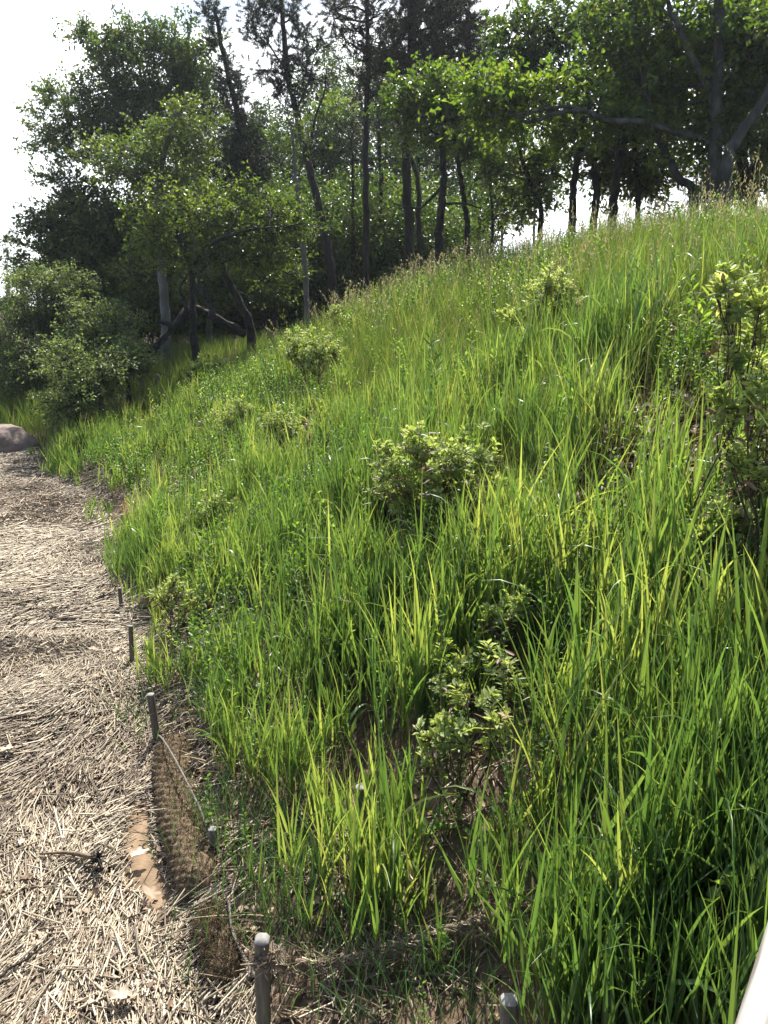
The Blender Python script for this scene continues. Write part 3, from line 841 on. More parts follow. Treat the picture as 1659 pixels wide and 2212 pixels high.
def tufts(ml, mt, c, outd, size):
    n = rng.integers(4, 8)
    Dt = norm(rng.normal(0, .7, (n, 3)) + outd * .6 + [0, 0, .25])
    ln = rng.uniform(.15, .45, n) * size
    B = c + Dt * ln[:, None]
    sticks(mt, np.repeat(c[None], n, 0), B, .007, 3)
    k = 46
    bb = np.repeat(B, k, 0) - np.repeat(Dt, k, 0) * rng.random((n * k, 1)) * .13
    D = norm(np.repeat(Dt, k, 0) * .7 + rng.normal(0, .62, (n * k, 3)))
    S = norm(np.cross(D, rng.normal(0, 1, (n * k, 3)))) * .0058
    L = rng.uniform(.07, .14, (n * k, 1))
    V = np.stack([bb - S, bb + S, bb + D * L], 1)
    ml.add(V.reshape(-1, 3), None, (np.arange(n * k) * 3)[:, None] + np.arange(3)[None], np.repeat(np.clip(rng.normal(.45, .28, n * k), 0, 1), 3))


def limb_path(a, b, sag=.12, n=8):
    mid = (a + b) / 2 + rng.normal(0, .10, 3) * np.linalg.norm(b - a) + np.array([0, 0, sag * np.linalg.norm(b - a)])
    q1 = a * .7 + mid * .3 + rng.normal(0, .04, 3) * np.linalg.norm(b - a)
    return spline([a, (q1 + mid) / 2, mid, b], n)


def tree(name, label, Y, trunk, width, crown, kind, limbs=(), dens=1.0, group=None, cat='tree', bark=None, bare=0, depth=1.0, size=1.0, needles='needle', sink=.4, back=0.0):
    """trunk: photo points from the base up at distance Y; width in metres at the base; crown: ellipses (px, py, rx, ry)"""
    T = np.array([at(p[0], p[1], Y + (p[2] if len(p) > 2 else 0)) for p in trunk])
    g = gz(T[0, 0], T[0, 1])
    if T[0, 2] > g - .1:
        T = np.vstack([[T[0, 0], T[0, 1], g - sink], T])
    P = spline(T, max(16, 5 * len(T)))
    wig = rng.normal(0, width * .05, P.shape); wig[0] = 0
    P = P + wig * [1, 1, 0]
    s = np.concatenate([[0], np.cumsum(np.linalg.norm(np.diff(P, axis=0), axis=1))]); s /= s[-1]
    R = width / 2 * (1 - .62 * s ** 1.2); R[0] *= 1.35
    root = tag(empty(name, (P[0, 0], P[0, 1], g)), label, cat, group)
    mk = MB(); tube(mk, P, R, 10, wob=.12)
    bk = M[bark or (KINDS[kind][6] if kind in KINDS else 'barkpine')]
    mk.build('trunk', bk, root, smooth=True)
    mbh = MB(); ml = MB()
    attach = [(P, R)]
    for (pts, wl) in limbs:
        Lp = spline([at(p[0], p[1], Y + (p[2] if len(p) > 2 else 0)) for p in pts], 6 * len(pts))
        Lp = Lp + rng.normal(0, wl * .07, Lp.shape)
        j = np.argmin(np.linalg.norm(P - Lp[0], axis=1)); 
        if np.linalg.norm(P[j] - Lp[0]) < 1.2: Lp[0] = P[j]
        Lr = np.linspace(wl / 2, wl / 2 * .4, len(Lp))
        tube(mbh, Lp, Lr, 8, wob=.12)
        attach.append((Lp, Lr))
    AP = np.concatenate([a[0] for a in attach]); AR = np.concatenate([a[1] for a in attach])
    for (cx, cyy, rx, ry) in crown:
        c0 = at(cx, cyy, Y + back)
        dep = c0[1] * cos(PITCH) - (c0[2] - CH) * sin(PITCH)
        wx = rx * dep / FP; wz = ry * dep / FP; wy = depth * (wx + wz) / 2
        sp = .62 * size if kind in KINDS else .5
        n = max(5, int(dens * (wx * wz * wy) ** (2 / 3) * (10.5 if kind in KINDS else 24) / sp ** 2))
        q = norm(rng.normal(0, 1, (n, 3))) * (rng.random((n, 1)) ** .45) * rng.uniform(.8, 1.25, (n, 1)) * [wx, wy, wz] + c0
        # one main limb into the clump, then side branches to each spray
        sc = np.linalg.norm(AP - (c0 - [0, 0, wz * .5]), axis=1) + .8 * np.maximum(0, AP[:, 2] - c0[2] + .1)
        j = int(np.argmin(sc))
        lp = limb_path(AP[j], c0, .08, 10)
        r0 = min(AR[j] * .6, .02 + .014 * np.linalg.norm(c0 - AP[j]))
        tube(mbh, lp, np.linspace(r0, .014, 10), 5)
        for k in range(n):
            m = lp[rng.integers(3, 10)]
            bp = limb_path(m, q[k], .05, 5)
            tube(mbh, bp, np.linspace(.014, .006, 5), 3, cap=False)
            outd = norm((q[k] - c0) / np.array([wx, wy, wz]) + rng.normal(0, .25, 3))
            if kind in KINDS: spray(ml, mbh, q[k], outd, size, kind)
            elif rng.random() > bare: tufts(ml, mbh, q[k], outd, size)
    mbh.build('branches', bk, root, smooth=True)
    if ml.n:
        ml.build('crown', M[KINDS[kind][5]] if kind in KINDS else M[needles], root)
    return root


# ---- left wood
tree('oak_tree', 'tall dense dark oak standing highest at the left end of the wood', 25,
     [(440, 700), (430, 560), (420, 420), (400, 310), (385, 200), (370, 110)], .42,
     [(300, 95, 85, 42), (390, 105, 55, 45), (230, 130, 40, 35), (245, 200, 70, 55), (340, 190, 110, 70), (145, 225, 60, 38), (100, 285, 45, 30), (190, 280, 80, 50), (430, 190, 50, 80),
      (320, 290, 110, 60), (120, 325, 45, 20), (440, 320, 60, 80), (190, 75, 12, 12), (400, 420, 90, 60), (480, 420, 50, 60)], 'oak', dens=1.15)
tree('cherry_tree', 'lighter green young tree with a pale straight trunk before the tall dark oak', 18.5,
     [(360, 785), (357, 680), (349, 570), (340, 490), (343, 400), (360, 310), (380, 240)], .24,
     [(385, 250, 22, 32), (340, 285, 55, 40), (285, 320, 55, 35), (425, 300, 38, 38), (350, 345, 95, 45), (250, 375, 45, 35), (320, 400, 80, 35), (420, 380, 60, 45), (240, 340, 30, 22)], 'pale', dens=.95)
tree('maple_tree', 'dark leafy tree low at the left edge of the wood above the grey shrubs', 23,
     [(215, 730), (210, 620), (195, 520), (180, 430)], .22,
     [(160, 400, 45, 35), (135, 450, 45, 35), (215, 440, 70, 45), (100, 490, 45, 28), (180, 500, 80, 40), (250, 490, 60, 50), (80, 540, 55, 30), (160, 560, 90, 45), (270, 570, 70, 50), (60, 590, 40, 35)], 'oak', dens=1.1, bark='barkdark')
tree('apple_tree', 'pale yellow green spreading tree with low crown before the pines', 16.5,
     [(420, 745), (417, 640), (411, 575), (385, 512), (370, 470)], .19,
     [(335, 455, 48, 26), (420, 455, 60, 26), (510, 445, 60, 30), (585, 450, 45, 38), (640, 495, 38, 24), (380, 500, 80, 30), (480, 505, 80, 32), (580, 520, 70, 30), (330, 510, 36, 30), (440, 560, 80, 28), (560, 575, 70, 24)],
     'pale', limbs=[([(411, 575), (450, 530, -.4), (520, 500, -.6), (590, 490, -.6)], .09)], dens=.9, bark='barkdark')
tree('crooked_tree', 'crooked dark tree leaning left behind the dead arching trunk', 17.5,
     [(540, 705), (520, 660), (490, 600), (478, 560), (490, 510), (520, 470)], .22,
     [(500, 440, 50, 30), (545, 470, 40, 28)], 'pale', dens=.7, bark='barkdark',
     limbs=[([(478, 560), (455, 520), (440, 480)], .09)])
for i, (tr, Y, wd, lb) in enumerate([
    ([(418, 740), (420, 600), (425, 450)], 20, .17, 'slim grey trunk partly hidden behind the pale straight trunk'),
    ([(452, 720), (450, 600), (445, 470)], 21, .15, 'thin pale grey trunk between the crooked tree and the pale trunk'),
    ([(662, 655), (660, 600), (652, 500), (640, 400), (632, 290)], 19, .16, 'slim pale trunk standing alone at the dark wood edge left of the leaning pine')]):
    tree('slender_tree', lb, Y, tr, wd, [(tr[-1][0], tr[-1][1] - 10, 45, 30)], 'pale', dens=.8)
# dead arching trunk
def dead_trunk():
    pts = [(316, 802), (322, 770), (350, 735), (380, 700), (405, 672), (425, 668), (470, 690), (530, 722)]
    P = spline([at(a, b, 15.6 + .25 * k) for k, (a, b) in enumerate(pts)], 40)
    root = tag(empty('fallen_tree', P[0]), 'dark leaning dead trunk arching over the grass at the wood edge', 'dead tree')
    m = MB(); tube(m, P, np.linspace(.065, .095, 40) * (1 + .15 * rng.normal(0, 1, 40)), 10, wob=.25); m.build('trunk', M['barkdark'], root, smooth=True)
    for pts2, wd in (([(372, 712), (365, 700), (345, 695), (340, 690)], .07), ([(405, 672), (395, 640), (390, 620), (405, 590)], .05), ([(460, 688), (455, 660), (432, 625), (428, 590)], .08), ([(322, 770), (300, 762), (285, 765)], .04)):
        m = MB(); tube(m, spline([at(a, b, 15.9) for a, b in pts2], 12), np.linspace(wd, wd * .3, 12), 7, wob=.2)
        m.build('branch', M['barkdark'], root, smooth=True)
dead_trunk()
# grey-green shrubs at the left shore
OL = [((90, 720), 18.5, [(90, 610, 55, 40), (150, 640, 60, 45), (60, 660, 55, 40), (110, 700, 80, 40)], 'tall grey green shrub leaning over the far left shore, its rounded top against the wood'),
      ((150, 860), 17.4, [(30, 760, 55, 45), (90, 790, 60, 45), (40, 830, 60, 45), (100, 850, 55, 40), (20, 870, 45, 34), (90, 880, 50, 30)], 'bushy grey green shrub right behind the boulder'),
      ((215, 830), 15.5, [(200, 690, 55, 45), (250, 720, 45, 40), (190, 750, 60, 45), (240, 785, 45, 35), (265, 740, 36, 40), (225, 820, 45, 24)], 'dark shaggy shrub between the boulder shrub and the dead trunk'),
      ((165, 880), 13.8, [(150, 790, 45, 40), (190, 830, 50, 35), (140, 870, 45, 32), (215, 800, 36, 26), (190, 870, 40, 24)], 'low grey leaved shrub where the grass bank meets the left shrubs'),
      ((275, 820), 14.6, [(270, 765, 26, 20), (290, 785, 22, 16), (250, 790, 22, 16)], 'small light green bush under the lower end of the dead trunk'),
      ((20, 760), 19, [(10, 690, 40, 40), (20, 740, 40, 40), (80, 740, 50, 40), (70, 690, 50, 40), (130, 700, 50, 40), (10, 790, 50, 40)], 'blue grey shrub at the left picture edge beyond the others')]
for (b, Y, cr, lb) in OL:
    p = at(b[0], b[1], Y)
    tree('shore_shrub', lb, Y, [(b[0], b[1] - 10), (b[0] + 6, b[1] - 60), (cr[0][0], cr[0][1])], .12, cr, 'olive', dens=1.05, cat='shrub', size=.9)
for (b, Y, cr, lb) in [
    ((330, 745), 20.5, [(310, 590, 40, 30), (350, 640, 36, 30), (300, 680, 40, 30), (330, 560, 40, 24)], 'leafy sapling filling the dark gap left of the pale straight trunk'),
    ((460, 735), 20.0, [(440, 600, 34, 24), (470, 640, 40, 28), (430, 650, 30, 26), (500, 610, 34, 26)], 'leafy sapling behind the dead arching trunk'),
    ((590, 700), 20.5, [(570, 600, 40, 26), (610, 630, 36, 26), (590, 570, 44, 24), (540, 640, 34, 24), (640, 590, 30, 22)], 'leafy sapling between the crooked tree and the slim pale trunk')]:
    tree('forest_sapling', lb, Y, [b, (b[0] + 4, b[1] - 70), (b[0] + 2, b[1] - 130)], .06, cr, 'pale', dens=.8, bark='barkdark', cat='sapling')
# far trees across the cove
for k, (cx, top, Y, lb) in enumerate([(18, 515, 62, 'far dark tree across the cove at the left picture edge'), (50, 560, 70, 'smaller far tree showing just right of the other across the cove')]):
    tree('far_tree', lb, Y, [(cx, 680), (cx, 600)], .5, [(cx, top + 30, 34, 28), (cx - 10, top + 80, 36, 34), (cx + 6, top + 125, 36, 26)], 'oak', dens=.8, size=2.6)

# ---- pines
tree('pine_tree', 'narrow dark pine spire rising behind the right side of the tall oak', 23,
     [(575, 660), (560, 520), (530, 340), (495, 170), (463, 20)], .26,
     [(463, 28, 10, 18), (447, 35, 12, 8), (470, 70, 16, 14), (478, 95, 22, 18), (484, 130, 18, 22), (495, 165, 28, 22), (505, 205, 36, 26), (525, 250, 50, 34), (520, 300, 60, 36), (540, 350, 60, 40), (545, 410, 60, 40), (500, 350, 40, 40), (550, 470, 50, 36)],
     'pine', dens=1.3, depth=.9)
tree('pine_tree', 'pine with a curved leaning trunk and an open crown against the sky', 21,
     [(718, 615), (708, 540), (690, 450), (665, 350), (640, 240), (622, 160), (612, 60), (605, -30)], .26,
     [(558, 30, 32, 30), (600, 20, 34, 28), (640, 25, 26, 34), (545, 60, 26, 18), (575, 95, 34, 18), (650, 85, 36, 20), (685, 100, 20, 12), (610, 120, 40, 24), (570, 150, 28, 16), (650, 145, 34, 22), (600, 180, 40, 24), (650, 195, 26, 18), (625, 230, 30, 24), (680, 170, 16, 12)],
     'pine', dens=1.15, bare=.05, depth=1.0,
     limbs=[([(622, 160), (590, 110), (560, 60)], .06), ([(640, 240), (665, 180), (680, 120)], .06), ([(665, 350), (680, 260), (700, 200), (705, 150)], .07)])
tree('pine_tree', 'slim straight pine with browning needles and a sparse top, left of the thick straight pine', 19,
     [(790, 600), (790, 450), (790, 300), (795, 150), (793, 20), (795, -80)], .19,
     [(740, 15, 34, 20), (720, 40, 18, 12), (765, 60, 30, 20), (745, 90, 28, 16), (820, 30, 34, 26), (830, 90, 40, 22), (780, 130, 34, 26), (820, 150, 36, 20), (770, 165, 26, 14), (810, 195, 40, 18)],
     'pine', dens=1.5, bare=.12, needles='needleb')
tree('pine_tree', 'thickest straight pine of the wood with a broad dark crown', 20,
     [(886, 580), (880, 420), (880, 250), (888, 100), (890, -100)], .30,
     [(900, 10, 50, 34), (960, 15, 50, 34), (1010, 50, 44, 30), (870, 60, 44, 30), (940, 70, 60, 34), (1020, 100, 40, 28), (890, 120, 50, 28), (970, 130, 60, 30), (1035, 140, 24, 18), (850, 150, 40, 24), (920, 175, 60, 24), (845, 110, 30, 24)],
     'pine', dens=1.7, bare=.05, needles='needleb')
for (tr, Y, wd, cr, lb) in [
    ([(825, 585), (824, 450), (820, 320), (815, 220)], 24, .22, [(815, 230, 40, 30)], 'dark upright trunk just right of the slim straight pine'),
    ([(762, 605), (763, 500), (762, 380), (760, 300)], 23, .14, [(755, 300, 30, 26)], 'thin dark trunk just left of the slim straight pine'),
    ([(907, 575), (905, 470), (900, 380), (870, 290), (850, 230)], 22, .20, [(840, 250, 50, 30)], 'trunk bending left behind the thickest pine')]:
    tree('pine_tree', lb, Y, tr, wd, cr, 'pine', dens=.9)

# ---- oaks in the middle
tree('oak_tree', 'dark trunked oak with a bright green rounded crown in the middle of the wood', 17,
     [(948, 560), (950, 470), (957, 400), (955, 320), (960, 260)], .25,
     [(900, 200, 34, 24), (950, 190, 44, 26), (895, 240, 40, 26), (950, 235, 55, 34), (1000, 220, 34, 30), (915, 275, 44, 22), (985, 265, 34, 22)], 'oakhi', dens=.95, bark='barkdark',
     limbs=[([(957, 400), (920, 440, .2), (900, 450, .3), (850, 440, .4)], .07), ([(952, 440), (1000, 440), (1040, 450)], .06)])
tree('oak_tree', 'slim dark trunk leaning left beside the bright crowned oak', 18.5,
     [(1010, 525), (1003, 440), (995, 380), (985, 320), (975, 260)], .19,
     [(1000, 300, 44, 24), (1030, 330, 36, 22)], 'oak', dens=.9, bark='barkdark')
tree('young_oak', 'backlit yellow green young oak glowing between the leaning pine and the slim pine', 27,
     [(735, 610), (735, 520), (730, 430), (725, 380)], .14,
     [(712, 405, 26, 18), (705, 440, 22, 18), (738, 455, 26, 18), (720, 520, 26, 18), (700, 552, 20, 14), (768, 535, 24, 22), (770, 420, 22, 20), (755, 490, 24, 14), (800, 500, 22, 14), (690, 480, 20, 12)], 'oakhi', dens=.9, size=1.15)
tree('young_oak', 'backlit yellow green young oak behind the slim leaning dark trunk', 28,
     [(1025, 540), (1025, 450), (1030, 380)], .14,
     [(1020, 400, 24, 26), (1025, 450, 24, 26), (980, 500, 20, 20), (1035, 500, 24, 18), (1070, 440, 24, 22), (965, 440, 16, 20)], 'oakhi', dens=.9, size=1.15)
tree('young_oak', 'backlit green young oak filling the gap left of the leaning pine', 28,
     [(600, 680), (600, 560), (598, 450)], .14,
     [(560, 330, 30, 26), (600, 380, 30, 26), (580, 440, 34, 24), (690, 330, 30, 30), (730, 320, 34, 26), (740, 260, 30, 26), (700, 250, 22, 20), (620, 300, 26, 22)], 'oakhi', dens=.75, size=1.15)

# ---- oaks at the right
tree('oak_tree', 'thin twisted oak standing alone in the gap of sky with its leaves to the right', 21,
     [(1064, 500), (1062, 440), (1058, 400), (1062, 360)], .10,
     [(1050, 310, 44, 18), (1090, 330, 36, 20), (1080, 280, 50, 24), (1100, 375, 26, 14), (1110, 430, 40, 16), (1080, 470, 34, 14)], 'oak', dens=0.51, back=.5, bark='barkdark')
tree('oak_tree', 'slender oak leaning left left of the wavy trunks', 17,
     [(1168, 470), (1155, 420), (1138, 375), (1122, 320), (1115, 270)], .15,
     [(1120, 250, 50, 26), (1080, 270, 40, 22), (1165, 330, 34, 20), (1110, 370, 34, 14), (1180, 390, 30, 20), (1150, 440, 34, 14)], 'oak', dens=0.54, back=.5, bark='barkdark')
tree('oak_tree', 'wavy dark oak trunk, left of the pair in the bright gap', 15.5,
     [(1236, 465), (1240, 400), (1250, 330), (1263, 270), (1266, 215), (1255, 170), (1258, 120)], .17,
     [(1200, 90, 60, 34), (1260, 60, 60, 36), (1140, 110, 44, 26), (1180, 40, 60, 34), (1210, 290, 40, 18), (1180, 180, 50, 24), (1120, 170, 40, 22), (1100, 60, 24, 26)], 'oak', dens=0.54, back=.5, bark='barkdark',
     limbs=[([(1255, 160), (1230, 150), (1200, 155), (1165, 150)], .06), ([(1240, 400), (1210, 380), (1190, 385)], .04), ([(1263, 200), (1285, 160), (1290, 100), (1300, 40)], .10)])
tree('oak_tree', 'wavy dark oak trunk, right of the pair in the bright gap', 15.5,
     [(1283, 480), (1290, 420), (1282, 360), (1286, 300), (1295, 240), (1310, 150)], .17,
     [(1320, 110, 60, 40), (1350, 60, 60, 40), (1310, 190, 50, 26), (1340, 230, 50, 22), (1290, 340, 30, 16), (1320, 380, 26, 16)], 'oak', dens=0.58, back=.5, bark='barkdark')
tree('oak_tree', 'straight dark oak trunk right beside the wavy pair', 15,
     [(1322, 475), (1330, 400), (1338, 330), (1340, 250), (1350, 150)], .20,
     [(1380, 130, 56, 40), (1420, 90, 50, 40), (1380, 200, 56, 30), (1400, 300, 44, 20), (1360, 330, 30, 16), (1430, 240, 30, 24)], 'oak', dens=0.61, back=.5, bark='barkdark')
tree('oak_tree', 'slim oak trunk with low side shoots next to the straight dark trunk', 15.5,
     [(1378, 460), (1377, 400), (1372, 340), (1370, 260), (1375, 180)], .13,
     [(1430, 320, 34, 18), (1395, 370, 22, 14), (1390, 410, 16, 14), (1350, 270, 40, 20)], 'oak', dens=0.54, back=.5, bark='barkdark')
tree('oak_tree', 'oak leaning hard left with bare lower trunk before the white sky', 13.5,
     [(1500, 432), (1465, 385), (1443, 340), (1425, 300), (1405, 230), (1385, 150), (1370, 50)], .17,
     [(1340, 20, 60, 36), (1400, 20, 60, 40), (1430, 140, 44, 34), (1390, 170, 40, 26), (1360, 110, 44, 30)], 'oak', dens=0.54, back=.5)
tree('oak_tree', 'largest oak at the right, thick straight trunk, long low limb reaching left', 13,
     [(1538, 480), (1545, 400), (1545, 300), (1548, 180), (1552, 60), (1550, -80)], .27,
     [(1490, 40, 60, 44), (1560, 30, 60, 50), (1620, 60, 50, 40), (1500, 120, 44, 34), (1590, 130, 50, 34), (1440, 60, 50, 36), (1640, 150, 44, 40), (1520, 190, 30, 20), (1480, 230, 30, 18), (1440, 190, 26, 22),
      (1130, 225, 55, 24), (1060, 250, 40, 22), (1180, 205, 50, 22), (1090, 205, 46, 22), (1040, 205, 36, 22), (1500, 265, 26, 12), (1330, 250, 50, 14), (1400, 255, 40, 14), (1250, 262, 40, 14), (1600, 230, 34, 22), (1510, 330, 26, 14)], 'oakhi', bark='barklichen', dens=0.49, back=.5,
     limbs=[([(1545, 310), (1500, 296), (1440, 280), (1380, 262), (1310, 259), (1260, 240), (1200, 246), (1150, 262), (1125, 262)], .115),
            ([(1262, 240), (1220, 230), (1170, 238), (1110, 248), (1060, 252)], .07),
            ([(1546, 250), (1528, 190), (1495, 120), (1462, 50), (1430, -20)], .14)])
tree('oak_tree', 'forked oak with a pale limb reaching up and out of the right picture edge', 12.5,
     [(1566, 430), (1570, 370), (1580, 320), (1605, 280), (1640, 230), (1690, 150), (1740, 60)], .22,
     [(1650, 330, 26, 24), (1640, 100, 40, 50), (1690, 200, 40, 50)], 'oak', bark='barklichen', dens=0.54, back=.5)
tree('oak_tree', 'dark forked oak trunk between the forked pale limb and the right picture edge', 14,
     [(1622, 450), (1615, 390), (1595, 330), (1590, 270), (1600, 180), (1590, 60), (1585, -60)], .26,
     [(1620, 200, 40, 30), (1650, 260, 26, 30), (1600, 20, 60, 40), (1570, 90, 40, 30), (1655, 30, 40, 50), (1640, 370, 22, 24), (1600, 390, 30, 18)], 'oak', dens=0.58, back=.5, bark='barkdark',
     limbs=[([(1615, 390), (1640, 340), (1655, 290), (1680, 240)], .14)])
tree('small_pine', 'small blue green pine on the crest left of the largest oak', 16,
     [(1522, 440), (1520, 400), (1518, 362)], .05, [(1518, 375, 12, 12), (1520, 395, 18, 12), (1522, 415, 22, 12), (1515, 435, 22, 10)], 'pine', dens=1.5)

# ---- background wood: individual shaded trees behind the pines
BG = [(300, 560, 30), (380, 520, 32), (470, 560, 31), (540, 600, 30), (600, 520, 33), (680, 560, 34), (760, 480, 33), (830, 520, 31), (890, 430, 34), (940, 500, 32), (650, 620, 29), (360, 640, 28), (470, 650, 28), (850, 330, 34), (780, 250, 35), (1000, 340, 36), (240, 640, 27), (1080, 430, 40), (1150, 380, 44), (1010, 460, 34), (700, 420, 31), (630, 460, 30), (560, 430, 32), (690, 300, 30), (760, 330, 29), (830, 240, 31), (900, 300, 30), (960, 350, 31), (1010, 250, 33), (1050, 190, 30), (720, 190, 32), (540, 330, 31), (610, 350, 32), (800, 420, 28), (870, 480, 28), (940, 120, 34), (1060, 330, 36)]
def back_tree(cx, cyy, Y):
    return tree('woodland_tree', 'dark leafy tree standing in shade deep inside the wood', Y, [(cx, 690), (cx + 4, cyy + 60), (cx, cyy)], .22,
                [(cx, cyy - 40, 44, 30), (cx - 30, cyy, 40, 30), (cx + 34, cyy + 6, 40, 30), (cx, cyy + 40, 48, 28), (cx + 20, cyy - 70, 30, 22)], 'oak', dens=.75, size=1.5, bark='barkdark', group='shaded trees deep in the wood', depth=1.2)
for b in BG: back_tree(*b)


def understory():
    """thick shrub layer at the back of the wood, reads as one dark mass"""
    ml = MB(); mt = MB()
    n = 6500
    px = rng.uniform(170, 1010, n); Y = rng.uniform(23, 40, n)
    top = np.interp(px, [170, 300, 600, 760, 900, 1010], [480, 470, 440, 400, 420, 480])
    py = top + (rng.random(n) ** .75) * (700 - top)
    for k in range(n):
        c = at(px[k], py[k], Y[k])
        if c[2] < gz(c[0], c[1]) - .2: continue
        spray(ml, mt, c, norm(rng.normal(0, 1, 3)), 1.9, 'oak')
    ml.v.append(np.zeros((0, 3))); 
    o = ml.build('forest_understory', M['oak'])
    tag(o, 'mass of dark undergrowth filling the back of the wood', 'undergrowth', kind='stuff')


understory()

# ------------------------------------------------------------------ bayberry shrubs and weeds on the bank
def bayberry(label, base, tops, leaf=.055, dens=1.0, deadf=0.0, h0=None):
    """base: photo point of the foot; tops: (px, py, r) of each leafy head"""
    g = hit(*base)
    root = tag(empty('bayberry_shrub', g), label, 'shrub')
    ms_ = MB(); ml = MB(); md = MB()
    for (px, py, r) in tops:
        Y = g[1] - .05 + rng.normal(0, .06)
        c = at(px, py, Y); dep = c[1] * cos(PITCH) - (c[2] - CH) * sin(PITCH)
        R = 1.22 * r * dep / FP
        n = int(dens * 19 * max(.5, (R / .16)) ** 1.9)
        q = norm(rng.normal(0, 1, (n, 3))) * rng.random((n, 1)) ** .5 * R * rng.uniform(.7, 1.45, (n, 1)) * [1, 1, .85] + c
        stem = limb_path(g + rng.normal(0, .02, 3) - [0, 0, .03], c - [0, 0, R * .5], -.02, 8)
        tube(ms_, stem, np.linspace(.006, .0035, 8), 5)
        for k in range(n):
            a = stem[rng.integers(4, 8)] if rng.random() < .6 else c - [0, 0, R * .4]
            bp = limb_path(a, q[k], -.05, 5); tube(ms_, bp, np.linspace(.0032, .0018, 5), 3, cap=False)
            m = rng.integers(14, 24); tl_ = rng.uniform(.03, .11)
            up = norm(q[k] - c + [0, 0, R * 1.2] + rng.normal(0, R * .3, 3))
            t = rng.random(m)
            base_ = q[k] - up * (t * tl_)[:, None]
            side = rng.normal(0, 1, (m, 3)); side = norm(side - (side @ up)[:, None] * up)
            D = norm(up * (.35 + .55 * (1 - t))[:, None] + side)
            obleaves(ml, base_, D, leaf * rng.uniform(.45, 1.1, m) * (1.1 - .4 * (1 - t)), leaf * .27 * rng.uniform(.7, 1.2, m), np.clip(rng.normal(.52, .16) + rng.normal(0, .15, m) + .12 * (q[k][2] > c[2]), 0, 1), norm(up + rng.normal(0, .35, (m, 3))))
            if rng.random() < deadf * .55:
                m = 6; D = norm(rng.normal(0, 1, (m, 3)) * [1, 1, .3] + [0, 0, -.2])
                obleaves(md, q[k] - [0, 0, R * .6] + rng.normal(0, R * .25, (m, 3)), D, leaf * 1.05, leaf * .26, rng.uniform(0, .7, m))
    ms_.build('stems', M['twig'], root); ml.build('foliage', M['bay'], root)
    if md.n: md.build('withered_leaves', M['litter'], root)
    return root


for b in BAY: bayberry(*b[:3], leaf=b[3] * 1.08, dens=b[4] * (1.0 if 'right picture edge' in b[0] else 1.1), deadf=b[5])


def weed(label, base, tip, kind='lance', leaf=.07, nstem=1, name='leafy_weed', cat='plant', pair=.03, material='weed', spread=.05):
    g = hit(*base); root = tag(empty(name, g), label, cat)
    ms_ = MB(); ml = MB()
    for s_ in range(nstem):
        b = g + rng.normal(0, spread, 3) * [1, 1, 0]
        c = at(tip[0], tip[1], g[1]) + rng.normal(0, spread * 1.4, 3) * (s_ > 0)
        P = limb_path(b, c, 0, 14); tube(ms_, P, np.linspace(.004, .0018, 14), 5)
        H = np.linalg.norm(c - b); m = int(H / pair * .8)
        t = np.linspace(.25, 1, m); idx = t * 13; i0 = np.minimum(idx.astype(int), 12)
        C = P[i0] + (P[i0 + 1] - P[i0]) * (idx - i0)[:, None]
        C = np.repeat(C, 2, 0); a = np.repeat(np.arange(m) * 2.4, 2) + np.tile([0, pi], m) + rng.normal(0, .3, 2 * m)
        rise = .35 + .6 * np.repeat(t, 2)
        D = norm(np.stack([np.cos(a), np.sin(a), rise], -1))
        sz = leaf * (1.15 - .45 * np.repeat(t, 2)) * rng.uniform(.8, 1.2, 2 * m)
        wd = {'lance': .24, 'oval': .5, 'wide': .75}[kind]
        obleaves(ml, C, D, sz, sz * wd, np.clip(rng.normal(.5, .22, 2 * m) + .2 * (np.repeat(t, 2) > .8), 0, 1))
    ms_.build('stem', M['wstem'], root); ml.build('leaves', M[material], root)
    return root


